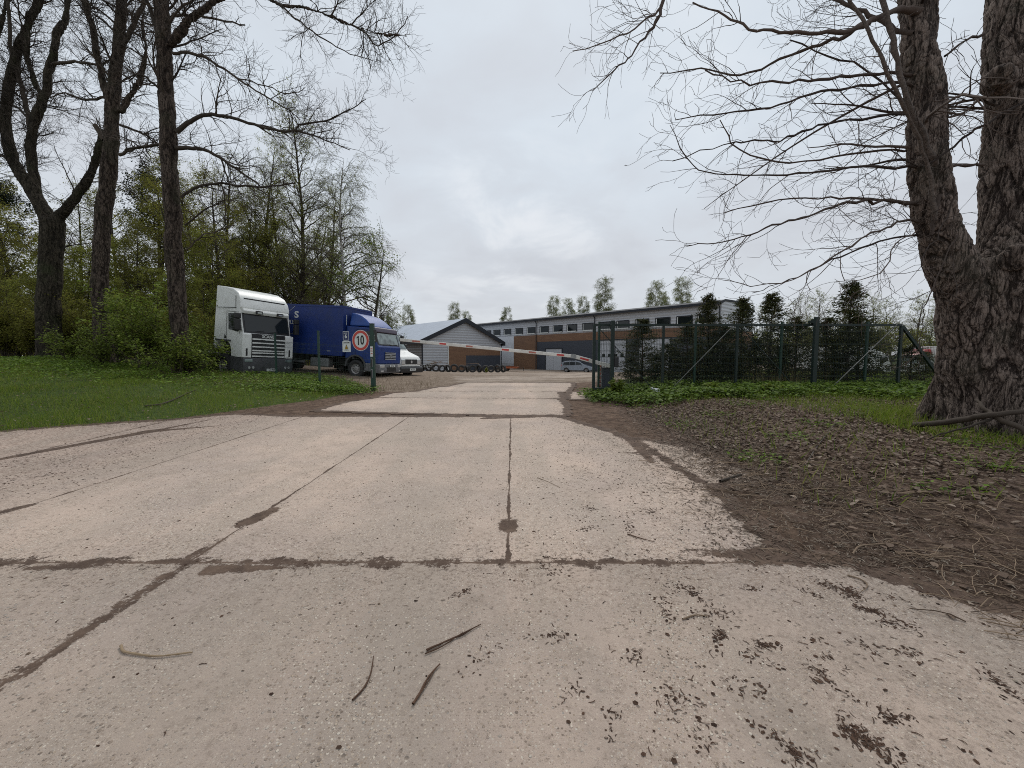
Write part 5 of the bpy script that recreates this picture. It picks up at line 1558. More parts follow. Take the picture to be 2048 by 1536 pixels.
# ---------------------------------------------------------------- the three tall bare trees on the left
def left_tree(lab, Y, trunk_rows, limbs, seed, extra=40, thick=1.0, mat='bark_left', spread_len=2.2, tilt=(0, 0, .1), dens=4.2):
    rng = np.random.default_rng(seed)
    b0 = trunk_rows[0]; u = (b0[0] - 1024) / FPX
    bx = at(b0[0], 740, Y).x; zg = g(bx, Y)
    r = empty('bare_tree', lab, 'tree', (bx, Y, zg))
    inv = Matrix.Translation(-Vector(r.location))
    tr = pix_path(trunk_rows, Y, 4, .01, rng); tr[:, 3] *= .8
    base = tr[0].copy(); base[2] = zg - .3; base[3] *= 1.35
    tr = np.vstack([base, tr])
    T = Tubes(); T.add(tr[:, :3], tr[:, 3], 16)
    B = Tubes()
    P = dict(TWIGP); P.update(seg=[9, 7, 5, 4], kids=[10, 6, 2.2, 0], len=[spread_len, 1.35, .75, .4], rad=[.05, .017, .010, .006], wander=[.13, .18, .22, .25], grav=[(-.05, .1), (-.1, .25), (0, .3), (0, .2)], rmin=.0036, lref=[2.5, 1.4, .9, .5])
    paths = []
    for rows in limbs:
        p = pix_path(rows, Y, 4, .02, rng); p[:, 3] *= .68
        (T if p[0, 3] > .11 else B).add(p[:, :3], p[:, 3], 12 if p[0, 3] > .11 else 6)
        L = np.linalg.norm(np.diff(p[:, :3], axis=0), axis=1).sum(); paths.append(p)
        kids_on(B, p, int(L * dens), rng, P, 1, 1.6, .018, tilt, .1)
        kids_on(B, p, int(L * .9), rng, P, 0, 2.0, .035, tilt, .15)
    top = tr[len(tr) // 2:]
    kids_on(B, top, extra, rng, P, 0, spread_len, .045, tilt, .0)
    me = remesh(T, .035, 'trunk'); bark_displace(me, .03, 4.5, .2, .05)
    me.name = 'trunk'; me.transform(inv); me.materials.clear(); me.materials.append(M[mat])
    o = bpy.data.objects.new('trunk', me); COL.objects.link(o); o.parent = r
    o = B.build('branches', M['twig_dark'], r); o.data.transform(inv)
    return r

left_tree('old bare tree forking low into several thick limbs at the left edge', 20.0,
    [(100, 735, 38), (98, 620, 33), (102, 520, 31), (106, 440, 33)],
    [[(105, 455, 30), (60, 372, 24), (26, 322, 20), (11, 249, 18), (17, 183, 17), (33, 111, 15), (55, 44, 12), (78, -10, 10), (100, -120, 7)],
     [(75, 395, 17), (66, 340, 17), (61, 300, 17), (68, 249, 16), (88, 199, 15), (100, 133, 14), (116, 72, 12), (138, 0, 10), (150, -130, 7)],
     [(62, 262, 10), (50, 200, 9), (36, 150, 8), (22, 90, 7), (15, 0, 6), (5, -80, 4)],
     [(88, 199, 10), (70, 160, 9), (52, 110, 9), (60, 50, 8), (85, 0, 7), (95, -100, 5)],
     [(14, 260, 13), (-20, 190, 12), (-30, 110, 11), (0, 50, 9), (20, -20, 8)],
     [(112, 440, 20), (150, 396, 16), (178, 355, 14), (196, 310, 13), (206, 260, 12)],
     [(60, 372, 8), (30, 330, 7), (0, 310, 6), (-40, 300, 5)],
     [(100, 130, 7), (150, 124, 5), (200, 128, 4), (250, 105, 2)],
     [(70, 250, 5), (40, 220, 4), (10, 205, 3)]], 21, 4, mat='bark_moss', dens=6.5)
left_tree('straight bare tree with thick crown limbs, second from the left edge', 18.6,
    [(210, 720, 26), (203, 640, 23), (200, 553, 22), (206, 443, 21), (218, 332, 21), (226, 221, 18), (232, 138, 16), (240, 55, 14), (243, 0, 13), (247, -150, 10), (250, -330, 6)],
    [[(218, 200, 12), (196, 120, 11), (186, 60, 10), (168, 0, 9), (150, -120, 6)],
     [(240, 225, 12), (262, 190, 10), (282, 150, 8), (292, 90, 6), (284, 40, 5), (300, -20, 4)],
     [(236, 110, 9), (262, 60, 8), (285, 10, 7), (310, -60, 5)],
     [(208, 280, 8), (190, 250, 9)],
     [(238, 310, 6), (270, 296, 5), (310, 290, 4), (345, 284, 3)],
     [(240, 250, 5), (275, 262, 4), (300, 275, 3), (330, 300, 2)],
     [(215, 195, 5), (170, 200, 4), (130, 185, 3), (100, 195, 2)]], 22, 26, dens=7.5)
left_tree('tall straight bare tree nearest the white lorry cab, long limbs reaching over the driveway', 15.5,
    [(366, 748, 29), (357, 640, 24), (352, 553, 23), (345, 443, 22), (337, 277, 21), (331, 166, 20), (327, 83, 19), (324, 0, 18), (320, -150, 13), (318, -330, 8)],
    [[(340, 92, 14), (352, 76, 13), (375, 42, 12), (421, 10, 10), (455, -12, 8), (500, -20, 7), (560, 10, 6), (605, 15, 5.2), (655, 30, 4.6), (700, 48, 3.6), (760, 68, 2.4), (815, 72, 1.3)],
     [(560, 10, 3), (600, 45, 2.2), (650, 80, 1.8), (700, 108, 1.2), (745, 121, 1)],
     [(700, 48, 2.6), (735, 70, 2.2), (757, 92, 1.7), (800, 60, 1.3), (816, 32, 1)],
     [(345, 107, 5), (385, 108, 5), (425, 124, 4), (470, 155, 3.4), (510, 180, 2.6), (555, 205, 2), (600, 240, 1.2)],
     [(470, 155, 2), (530, 172, 1.7), (580, 188, 1.4), (610, 175, 1)],
     [(353, 264, 9), (380, 242, 7), (415, 230, 6), (460, 235, 5), (510, 250, 4.4), (560, 262, 4), (595, 262, 3.4), (640, 275, 2), (700, 300, 1.2)],
     [(593, 262, 3), (604, 247, 3), (650, 240, 2.2), (695, 222, 1.6), (732, 198, 1)],
     [(352, 296, 8), (395, 297, 6), (440, 315, 5), (480, 345, 4), (520, 372, 2.6)],
     [(362, 395, 5), (400, 372, 4.4), (460, 368, 3.6), (525, 374, 3), (590, 366, 2)],
     [(370, 450, 3), (410, 420, 2.5), (450, 400, 2)],
     [(372, 500, 2.6), (410, 470, 2.2), (470, 450, 1.6)],
     [(330, 290, 5), (290, 292, 4), (250, 300, 3)],
     [(322, 60, 8), (300, 20, 7), (280, -30, 6)],
     [(330, 190, 5), (300, 160, 4), (270, 150, 3), (240, 165, 2)],
     [(345, 30, 5), (380, 30, 4), (440, 40, 3), (490, 50, 2)],
     [(326, 55, 5), (360, 20, 4), (400, -10, 3)]], 23, 26)

# ---------------------------------------------------------------- woodland trees (few kinds, many copies)
def wood_tree(name, label, cat, H, seed, P, trunk_r, nb, leaf, leafmat, wood, twigm, base_frac=.25, lean=.02, spread=.22, rise=.6, loc=(0, 0, 0), group=None):
    rng = np.random.default_rng(seed)
    r = empty(name, label, cat, loc, 0, group)
    n = 12; pts = []; cur = np.array([0, 0, -.3]); d = np.array([rng.normal(0, lean), rng.normal(0, lean), 1.])
    for i in range(n + 1):
        pts.append(cur.copy()); d = unit(d + rng.normal(0, .03, 3) * np.array([1, 1, 0])); cur = cur + d * H / n
    t = np.linspace(0, 1, n + 1); rr = trunk_r * (1 - t) ** .8 + .012
    T = Tubes(); T.add(pts, rr, 8)
    B = Tubes(); tips = []
    pts = np.array(pts)
    for i in range(nb):
        f = base_frac + (1 - base_frac) * ((i + rng.random()) / nb); k = min(int(f * n), n - 1)
        q = pts[k] + (pts[k + 1] - pts[k]) * (f * n - k)
        a = rng.uniform(0, 2 * math.pi); up = rise + rng.normal(0, .15)
        d = unit(np.array([math.cos(a), math.sin(a), up]))
        L = H * spread * (1.15 - f) ** .7 * rng.uniform(.7, 1.25)
        grow(B, q, d, L, max(.012, rr[k] * .42), 0, rng, P, tips)
    tr = T.build('trunk', wood, r)
    V1, F1 = B.arrays()
    # branches stay with the crown
    if leaf:
        per, size, spr, hang = leaf
        V, F = leaf_quads(tips, rng, per, size, spr, 1.4, 1.6, .3, hang)
        nm = len(F1); V2 = np.vstack([V1, V]); F2 = np.vstack([F1, F + len(V1)])
        mi = np.concatenate([np.zeros(nm, int), np.ones(len(F), int)])
        fast_mesh('crown', V2, F2, [twigm, leafmat], r, False, mi)
    else:
        fast_mesh('crown', V1, F1, twigm, r, True)
    return r

PW = dict(seg=[7, 5, 4], wander=[.12, .16, .2], grav=[(.1, .1), (.1, .1), (0, 0)], tip=.3, rmin=.006, sides=[4, 3, 3], leaf_lvl=1,
          kids=[7, 4, 0], lref=[3, 1.4, .8], k0=[.2, .1, .1], ang=[.7, .7, .7], up=[.15, .1, .1], len=[3, 1.5, .7], rad=[.04, .018, .010])
PB = dict(PW); PB.update(grav=[(-.1, -.25), (-.5, -1.2), (-.9, -2.2)], kids=[9, 6, 0], ang=[.6, .7, .6], up=[0, -.1, -.2], len=[3, 1.5, 1.1], rmin=.005, wander=[.09, .1, .1], seg=[7, 6, 5], rad=[.03, .012, .007])
PK = dict(PW); PK.update(leaf_lvl=1, kids=[8, 3, 0], grav=[(-.05, .1), (.1, .2), (0, 0)], ang=[.9, .7, .6])
G1 = 'slender woodland trees behind the lorries'
tall = wood_tree('woodland_tree', 'tallest slender dark tree behind the blue lorry, budding', 'tree', 21.5, 31, PW, .22, 64, (2, .06, .08, 0), M['leaf_bud'], M['bark_moss'], M['twig_dark'], .2, .01, .20, .9, group=G1)
bushy = wood_tree('woodland_tree', 'olive green budding tree behind the white lorry cab', 'tree', 15, 32, PW, .17, 54, (4, .07, .13, 0), M['leaf_olive'], M['bark_moss'], M['twig_dark'], .10, .03, .24, .7, group=G1)
green = wood_tree('woodland_tree', 'fresh green young tree among the dark trunks', 'tree', 10, 33, PW, .11, 46, (4, .075, .12, 0), M['leaf_bud'], M['bark_moss'], M['twig_dark'], .06, .05, .30, .5, group=G1)
small = wood_tree('woodland_tree', 'small spreading tree with fresh leaves right of the birch', 'tree', 7.5, 34, PW, .12, 24, (2, .065, .10, 0), M['leaf_fresh'], M['bark_moss'], M['twig_dark'], .25, .10, .42, .45, group=G1)
birch = wood_tree('birch_tree', 'tall thin birch with white trunk and drooping bare twigs behind the blue lorry', 'tree', 17.5, 35, PB, .16, 60, (1, .05, .05, .02), M['leaf_birch'], M['birch'], M['twig_grey'], .26, .02, .34, .75)
dbirch = wood_tree('birch_tree', 'distant birch', 'tree', 17, 36, PB, .17, 84, (3, .085, .12, .05), M['leaf_birch'], M['birch'], M['twig_grey'], .22, .02, .20, .8)
pine = wood_tree('pine_tree', 'dark pine crown showing between the second and third bare trunks', 'tree', 16, 37, PK, .22, 40, (6, .10, .16, 0), M['leaf_pine'], M['bark_left'], M['twig_dark'], .62, .02, .22, .25)
bare = wood_tree('bare_tree', 'distant bare tree', 'tree', 11, 38, PW, .16, 56, (1, .08, .07, 0), M['leaf_bud'], M['bark_left'], M['twig_grey'], .12, .05, .34, .8)

def put(proto, px, Y, top=None, lab=None, rz=0.0, first=False, H=None, group=None, zs=None, sc=None):
    x = (px - 1024) / FPX * Y * .998; z = g(x, Y)
    if top is not None:
        s = (at(px, top, Y).z - z) / H
    else: s = sc or 1.0
    if first:
        proto.location = (x, Y, z); proto.rotation_euler = (0, 0, rz); proto.scale = (s, s, s)
        if lab: proto['label'] = lab
        return proto
    o = dup(proto, (x, Y, z), rz, s, lab, group, None if zs is None else s * zs)
    if group is None and 'group' in o and proto.get('group') is None: del o['group']
    return o

put(tall, 606, 33, 228, None, 0, True, 21.5)
put(tall, 520, 36, 262, 'slender dark tree left of the tallest one behind the lorries', 2.0, H=21.5)
put(tall, 585, 38, 330, 'slender tree just left of the tallest one, partly hidden', 4.0, H=21.5)
put(tall, 650, 40, 375, 'thin tree between the tallest tree and the birch', 1.0, H=21.5)
put(tall, 470, 33, 300, 'slender tree above the roof of the white lorry cab', 3.1, H=21.5)
put(tall, 540, 44, 380, 'thin far tree rising between two slender dark trees', 5.1, H=21.5)
put(birch, 692, 33, 300, None, .5, True, 17.5)
put(small, 735, 31, 480, None, 1.5, True, 7.5)
put(small, 660, 37, 470, 'small budding tree left of the birch trunk', 3.4, H=7.5)
put(small, 775, 44, 590, 'small far tree low behind the blue lorry cab', 5.4, H=7.5)
rg = random.Random(3)
put(bushy, 455, 29, 330, None, .4, True, 15)
put(green, 415, 27, 470, None, .4, True, 10)
# rows of the wood from left to right; labels name the neighbour that can be found
k = 0
for px, Y, top in [(-60, 30, 330), (10, 27, 420), (60, 33, 350), (120, 28, 470), (165, 32, 400), (250, 30, 380), (285, 26, 460), (310, 34, 360), (385, 30, 390), (425, 36, 350), (500, 34, 400), (555, 40, 420), (625, 44, 430)]:
    put(bushy, px, Y, top - 15, 'olive budding tree in the wood behind the tall bare trunks', rg.uniform(0, 6), H=15, group='olive budding trees of the wood')
for px, Y, top in [(-20, 24, 530), (40, 23, 560), (90, 25, 520), (150, 24, 540), (190, 26, 500), (240, 23, 560), (275, 28, 480), (330, 24, 540), (400, 25, 560), (440, 33, 470), (480, 36, 480), (515, 38, 470), (570, 38, 500), (610, 42, 520), (640, 45, 540)]:
    put(green, px, Y, top, 'young green tree low in the wood behind the tall bare trunks', rg.uniform(0, 6), H=10, group='young green trees of the wood')
put(pine, 330, 38, 345, None, 0, True, 16)
put(pine, 772, 70, 628, 'small far dark pine just right of the blue lorry roof', 1, H=16)
put(pine, 20, 38, 360, 'dark pine crown behind the forked tree at the left edge', 3, H=16)
for i, (px, Y, top, lab) in enumerate([
    (823, 110, 616, 'far birch above the left end of the pale warehouse roof'),
    (910, 125, 612, 'far birch just left of the warehouse ridge'),
    (1008, 130, 620, 'small far birch above the left end of the long hall roof'),
    (1106, 120, 598, 'far birch above the hall roof, left one of the nearer pair'),
    (1141, 140, 603, 'thin far birch between two fuller ones above the hall'),
    (1168, 125, 600, 'far birch leaning on the left side of the tallest one above the hall'),
    (1202, 115, 565, 'tallest far birch above the middle of the hall roof'),
    (1302, 105, 570, 'broad far birch above the hall, left of the last one'),
    (1362, 100, 562, 'last far birch above the right part of the hall roof'),
    (1330, 118, 590, 'low far birch between the two broad ones above the hall'),
    (936, 140, 628, 'tiny far birch just right of the warehouse ridge')]):
    put(dbirch, px, Y, top, lab, i * 1.3, first=(i == 0), H=17)
for i, (px, Y, top, lab) in enumerate([
    (1585, 70, 600, 'bare far tree left of the thick gate guide post'), (1540, 78, 610, 'bare far tree just right of the end of the hall'),
    (1640, 72, 592, 'bare far tree right above the thick gate guide post'), (1690, 76, 588, 'bare far tree behind the tallest conifer'),
    (1740, 70, 600, 'bare far tree right of the tallest conifer'), (1785, 74, 606, 'bare far tree above the last gate upright'),
    (1830, 78, 596, 'bare far tree just left of the big trunk'), (1870, 70, 590, 'bare far tree half hidden by the big trunk'),
    (1615, 60, 640, 'low bare far tree between two conifers'), (1765, 60, 650, 'low bare far tree seen through the mesh'), (1850, 62, 640, 'low bare far tree seen through the mesh beside the trunk')]):
    put(bare, px, Y, top, lab, i * 1.7, first=(i == 0), H=11)

# ---------------------------------------------------------------- conifers behind the right fence
def thuja(seed, H, W, label):
    rng = np.random.default_rng(seed)
    r = empty('conifer', label, 'conifer', group='conifers behind the right fence')
    T = Tubes(); T.add([(0, 0, -.2), (.02, 0, H * .5), (0, .02, H * .97)], [.05, .03, .008], 6); T.build('trunk', M['bark_left'], r)
    B = Tubes(); P = []; Dr = []
    nb = int(62 * H)
    for i in range(nb):
        f = rng.random() ** 1.05; z = .05 + (H - .05) * f
        a = rng.uniform(0, 2 * math.pi); L = W * (1.02 - f) ** .85 * rng.uniform(.3, 1.25) + .07
        n = 5; cur = np.array([0, 0, z]); d = unit(np.array([math.cos(a), math.sin(a), .30])); pts = [cur]
        for j in range(n):
            d = unit(d + np.array([0, 0, .05 - .16 * j * .3]) + rng.normal(0, .12, 3)); cur = cur + d * L / n; pts.append(cur)
            if j >= 1 or L < .4:
                for _ in range(9):
                    dd = unit(d + rng.normal(0, .5, 3)); P.append(cur + rng.normal(0, .05, 3)); Dr.append(dd)
        B.add(pts, [.012, .01, .008, .006, .005, .003], 3)
    P = np.array(P); D = np.array(Dr); n = len(P)
    up = rng.normal(0, 1, (n, 3)); X = np.cross(D, up); X /= np.linalg.norm(X, axis=1, keepdims=True) + 1e-9
    Z = np.cross(X, D); Rm = np.stack([X, D, Z], -1)
    tv = [(0, 0, 0), (.24, .45, 0), (.06, 1.25, .08), (-.06, 1.25, .08), (-.24, .45, 0)]
    V, F = scatter(tv, [(0, 1, 2, 4), (1, 2, 3, 4)], P, Rm, rng.uniform(.03, .085, n))
    V1, F1 = B.arrays()
    fast_mesh('crown', np.vstack([V1, V]), np.vstack([F1, F + len(V1)]), [M['twig_dark'], M['leaf_thuja']], r, False, np.concatenate([np.zeros(len(F1), int), np.ones(len(F), int)]))
    return r
th = [thuja(51, 4.0, 1.4, 'x'), thuja(52, 3.2, 1.5, 'x'), thuja(53, 4.2, 1.3, 'x'), thuja(54, 3.6, 1.55, 'x')]
TH = [(1283, 14.6, 640, 0, 'conifer just right of the control box, narrow top', 1), (1338, 14.9, 690, 1, 'low conifer between the first two fence posts', 1),
      (1372, 14.4, 650, 3, 'broad low conifer left of the second fence post', 1), (1413, 14.8, 592, 2, 'tall thin conifer rising before the end of the hall roof', 1),
      (1445, 14.5, 655, 3, 'conifer filling the gap left of the second gate upright', 1), (1481, 14.9, 598, 0, 'tall conifer at the end wall of the hall', 1),
      (1538, 14.6, 588, 0, 'tall conifer just right of the hall with a feathery tip', 1), (1590, 14.4, 636, 3, 'rounder conifer left of the thick gate guide post', 1),
      (1650, 14.7, 640, 1, 'conifer right behind the thick gate guide post', 1), (1693, 14.5, 568, 2, 'tallest conifer with ragged top right of the thick guide post', 1.2),
      (1715, 14.8, 640, 1, 'bushy conifer leaning against the tallest one', 1),       (1262, 15.2, 715, 3, 'lowest conifer beside the barrier cabinet', .55), (1312, 14.3, 712, 3, 'low bushy conifer between the first and second tall ones', .6),
      (1395, 15.4, 690, 3, 'low bushy conifer just right of the second fence post', .7), (1462, 14.2, 705, 3, 'low bushy conifer at the foot of the second gate upright', .65),
      (1510, 15.0, 680, 3, 'low bushy conifer right below the end wall of the hall', .7), (1565, 14.9, 690, 3, 'low bushy conifer left of the rounder one', .65),
      (1668, 15.2, 690, 3, 'low bushy conifer at the left foot of the tallest one', .7), (1850, 15.3, 705, 3, 'low bushy conifer half hidden by the big trunk', .6),
      (1822, 14.9, 690, 1, 'low conifer between the last gate upright and the big trunk', 1)]
used = [False] * 4
for px, Y, top, kd, lab, wd in TH:
    x = (px - 1024) / FPX * Y; z = g(x, Y); Hs = [4.0, 3.2, 4.2, 3.6][kd]; s = (at(px, top, Y).z - z) / Hs
    ws = max(.95, min(1.25, s * 1.15)) * wd
    if used[kd]: o = dup(th[kd], (x, Y, z), px * .37, 1.0, lab)
    else:
        o = th[kd]; o.location = (x, Y, z); o['label'] = lab; used[kd] = True
    o.scale = (ws, ws, s)
# ================================================================ shrubs, ground cover, litter
def shrub(seed, H, W, leafsize, mat, label, nst=14, per=5, group=None):
    rng = np.random.default_rng(seed)
    r = empty('shrub', label, 'shrub', group=group)
    P = dict(PW); P.update(kids=[6, 3, 0], len=[1, .6, .35], lref=[1.4, .6, .4], rmin=.003, rad=[.014, .007, .004], leaf_lvl=1, ang=[.7, .8, .7], seg=[7, 5, 3])
    B = Tubes(); tips = []
    for i in range(nst):
        a = rng.uniform(0, 2 * math.pi); rr = rng.uniform(.2, 1)
        d = unit(np.array([math.cos(a) * W / H * rr, math.sin(a) * W / H * rr, 1.0]))
        grow(B, np.array([math.cos(a) * .15, math.sin(a) * .15, -.1]), d, H * rng.uniform(.6, 1.1), .016, 0, rng, P, tips)
    B.build('stems', M['twig_dark'], r)
    V, F = leaf_quads(tips, rng, per, leafsize, .10, 1.0, 1.5, .3, .01)
    fast_mesh('foliage', V, F, mat, r)
    return r
GS = 'leafy shrubs at the edge of the wood'
s1 = shrub(61, 3.5, 2.1, .085, M['leaf_fresh'], 'fresh green maple-like shrub between the second and third bare trunks', 12, 2, GS)
s2 = shrub(62, 1.9, 1.2, .08, M['leaf_fresh'], 'fresh green shrub at the foot of the tallest straight trunk', 12, 2, GS)
s3 = shrub(63, 3.6, 2.0, .075, M['leaf_olive'], 'olive shrub behind the trunks', 18, 4, GS)
def place(o, px, Y, rz, sc, first=False, lab=None):
    x = (px - 1024) / FPX * Y; z = g(x, Y)
    if first: o.location = (x, Y, z); o.rotation_euler = (0, 0, rz); o.scale = (sc,) * 3; return o
    return dup(o, (x, Y, z), rz, sc, lab)
place(s1, 285, 16.6, 0, 1.0, True)
place(s1, 325, 17.4, 2, .95, lab='fresh green shrub just left of the third bare trunk')
place(s1, 240, 18.0, 4, .9, lab='fresh green shrub in front of the second bare trunk')
place(s1, 395, 17.2, 1, .80, lab='fresh green shrub between the third bare trunk and the white lorry cab')
place(s2, 350, 14.9, 0, .9, True)
place(s2, 385, 15.4, 2, .85, lab='low yellow green shrub right of the third trunk foot')
place(s2, 215, 17.0, 3, .8, lab='low green shrub before the second trunk foot')
place(s2, 140, 18.2, 5, .8, lab='low fresh green shrub between the forked tree and the second trunk')
place(s2, 430, 18.6, 1, .75, lab='low shrub beside the wheel of the white lorry cab')
for i, (px, Y) in enumerate([(20, 22), (75, 21.5), (130, 22.5), (175, 21.5), (230, 23), (300, 22), (350, 22.5), (400, 23), (-40, 22), (50, 26), (150, 27), (270, 26), (420, 27), (370, 27)]):
    if i == 0: place(s3, px, Y, 0, 1.0, True)
    else: place(s3, px, Y, i * 1.1, .8 + .05 * (i % 5), lab='olive shrub')
for o in [q for q in COL.objects if q.name.startswith('shrub') and q.get('label') in ('olive shrub', 'olive shrub behind the trunks')]:
    o['label'] = 'olive undergrowth shrub in the dark wood behind the bare trunks'; o['group'] = 'olive undergrowth shrubs of the wood'

# dark undergrowth of the wood: nobody could count it
def undergrowth():
    rng = np.random.default_rng(71); n = 76000
    Y = rng.uniform(27, 52, n); px = rng.uniform(-200, 660, n); X = (px - 1024) / FPX * Y
    h = np.interp(px, [-200, 100, 300, 430, 560, 660], [11.5, 10.5, 9.5, 7.0, 4.2, 2.6])
    Z = rng.random(n) ** 1.1 * h * (.75 + .25 * np.sin(X * .9) * np.sin(Y * .7 + 1))
    P = np.stack([X, Y, G(X, Y) + Z], 1)
    tv = [(0, -.8, 0), (.45, 0, .1), (0, .8, 0), (-.45, 0, .1)]
    V, F = scatter(tv, [(0, 1, 2, 3)], P, rots(n, rng, 1.4), rng.uniform(.09, .2, n))
    T = Tubes()
    for i in range(900):
        y = rng.uniform(27, 50); x = (rng.uniform(-200, 660) - 1024) / FPX * y; H = rng.uniform(2, 7)
        b_ = np.array([x, y, g(x, y) - .1]); d = rng.normal(0, .12, 2) * H
        T.add([b_, b_ + [d[0] * .4, d[1] * .4, H * .5], b_ + [d[0], d[1], H]], [.035, .022, .008], 3)
    V1, F1 = T.arrays()
    o = fast_mesh('undergrowth', np.vstack([V1, V]), np.vstack([F1, F + len(V1)]), [M['twig_dark'], M['leaf_olive']], None, False, np.concatenate([np.zeros(len(F1), int), np.ones(len(F), int)]))
    tag(o, 'dense dark olive undergrowth filling the wood behind the shrubs', 'undergrowth', None, 'stuff')
undergrowth()

def far_wood():
    rng = np.random.default_rng(72)
    T = Tubes(); n = 260
    tips = []
    P = dict(PW); P.update(kids=[5, 0], seg=[5, 4], sides=[3, 3], len=[3, 1.5], rmin=.02, leaf_lvl=0)
    for i in range(n):
        y = rng.uniform(110, 170); px = rng.choice([rng.uniform(-300, 760), rng.uniform(1500, 2300)], p=[.5, .5]); x = (px - 1024) / FPX * y; H = rng.uniform(7, 12)
        b_ = np.array([x, y, -1.2]); T.add([b_, b_ + [0, 0, H * .6], b_ + [rng.normal(0, .5), 0, H]], [.18, .12, .03], 3)
        for k_ in range(9): grow(T, b_ + [0, 0, H * rng.uniform(.2, .95)], unit(np.array([rng.normal(), rng.normal(), 1.2])), 3.0, .05, 0, rng, P, tips)
    V1, F1 = T.arrays(); V, F = leaf_quads(tips, rng, 2, .35, .4, 1.4)
    o = fast_mesh('distant_wood', np.vstack([V1, V]), np.vstack([F1, F + len(V1)]), [M['twig_grey'], M['leaf_bud']], None, False, np.concatenate([np.zeros(len(F1), int), np.ones(len(F), int)]))
    tag(o, 'far line of budding woodland on the horizon', 'woodland', None, 'stuff')
far_wood()

def blades(name, X, Y, h, w, mat, label, cat, rng, lean=.5):
    n = len(X); Z = G(X, Y)
    tv = [(-.5, 0, 0), (.5, 0, 0), (.28, .18, .6), (0, .5, 1.0), (-.28, .18, .6)]
    tv = np.array(tv)
    Rm = rots(n, rng, lean)
    base = tv[None] * np.stack([w, h, h], 1)[:, None, :]
    V = np.einsum('nij,nkj->nki', Rm, base) + np.stack([X, Y, Z - .005], 1)[:, None, :]
    F = (np.array([(0, 1, 2, 4)])[None] + (np.arange(n) * 5)[:, None, None]).reshape(-1, 4)
    F2 = (np.array([(4, 2, 3, 3)])[None] + (np.arange(n) * 5)[:, None, None]).reshape(-1, 4)
    me_v = V.reshape(-1, 3)
    # tip as a narrow quad: duplicate tip slightly
    tip = me_v.reshape(n, 5, 3); tips2 = tip[:, 3] + (tip[:, 2] - tip[:, 4]) * .05
    allv = np.concatenate([tip, tips2[:, None]], 1)
    Fq = np.array([(0, 1, 2, 4), (4, 2, 5, 3)])[None] + (np.arange(n) * 6)[:, None, None]
    o = fast_mesh(name, allv.reshape(-1, 3), Fq.reshape(-1, 4), mat)
    return tag(o, label, cat, None, 'stuff')

def clumpy(rng, n, x0, x1, y0, y1, dens, sc=1.3):
    """rejection sample with a noise driven density"""
    X = rng.uniform(x0, x1, n); Y = rng.uniform(y0, y1, n)
    # nearer ground needs a denser cover
    nz = .5 + .25 * np.sin(X * sc + 2 * np.sin(Y * sc * .7)) + .25 * np.sin(Y * sc * 1.6 + 1.5 * np.sin(X * sc * 1.9))
    k_ = rng.random(n) < dens(X, Y) * (.35 + .65 * nz)
    return X[k_], Y[k_]

rng = np.random.default_rng(81)
X, Y = clumpy(rng, 420000, -22, -4.6, 4.5, 19, lambda x, y: a_grass(x, y) * (.9 - .03 * y) * (np.abs(x) < y * 1.42))
X2, Y2 = X, Y
blades('grass', X, Y, rng.uniform(.05, .13, len(X)) * (1 + .4 * np.sin(X * 2) * np.sin(Y * 1.7)), rng.uniform(.004, .008, len(X)), M['grass'], 'short green verge grass along the left of the driveway', 'grass', rng, .6)
k1 = rng.random(len(X2)) < .045
blades('dry_grass', X2[k1], Y2[k1], rng.uniform(.06, .17, k1.sum()), rng.uniform(.004, .007, k1.sum()), M['straw'], 'dry yellow blades mixed into the left verge grass', 'grass', rng, .9)
k1 = rng.random(len(X2)) < .05 * (np.sin(X2 * 1.4 + 1) * np.sin(Y2 * 1.9) > .1); nq = int(k1.sum())
blades('grass_tufts', X2[k1], Y2[k1], rng.uniform(.14, .26, nq), rng.uniform(.006, .010, nq), M['grass'], 'longer tufts standing out of the left verge grass', 'grass', rng, .5)
a_ = rng.uniform(0, 6.28, 2600); rr_ = rng.normal(1.32, .14, 2600); Xb = 7.72 + rr_ * np.cos(a_); Yb = 6.35 + rr_ * np.sin(a_)
blades('grass_tufts', Xb, Yb, rng.uniform(.06, .24, 2600), rng.uniform(.005, .010, 2600), M['grass'], 'grass tufts around the foot of the big tree', 'grass', rng, .7)
X, Y = clumpy(rng, 120000, 2.2, 13.5, 3.5, 13.5, lambda x, y: (sstep(9.8, 11.4, y + .5 * np.sin(x * 1.7)) * .7 * (.35 + .65 * (np.sin(x * 2.3) * np.sin(y * 2.9 + x) > -.2)) + .07 + .4 * sstep(5.6, 6.6, x) * sstep(5.0, 6.2, y)) * (x < y * 1.5) * (x > 2.9), 1.1)
blades('grass', X, Y, rng.uniform(.07, .22, len(X)), rng.uniform(.005, .010, len(X)), M['grass'], 'taller tufty grass on the right bank below the fence', 'grass', rng, .7)
X, Y = clumpy(rng, 60000, 11, 32, 13.2, 36, lambda x, y: sstep(13, 14, y) * (x < y * 1.3) * (1 - .02 * y), 1.1)
blades('grass', X, Y, rng.uniform(.08, .2, len(X)), rng.uniform(.01, .02, len(X)), M['grass'], 'grass behind the right fence', 'grass', rng, .7)
X, Y = clumpy(rng, 9000, -13, -3.2, 13.5, 20.5, lambda x, y: .55 * sstep(21, 15, y + 0 * x), 1.7)
blades('dry_grass', X, Y, rng.uniform(.06, .3, len(X)), rng.uniform(.005, .01, len(X)), M['straw'], 'sparse dry grass on the gravel below the lorries', 'grass', rng, .8)
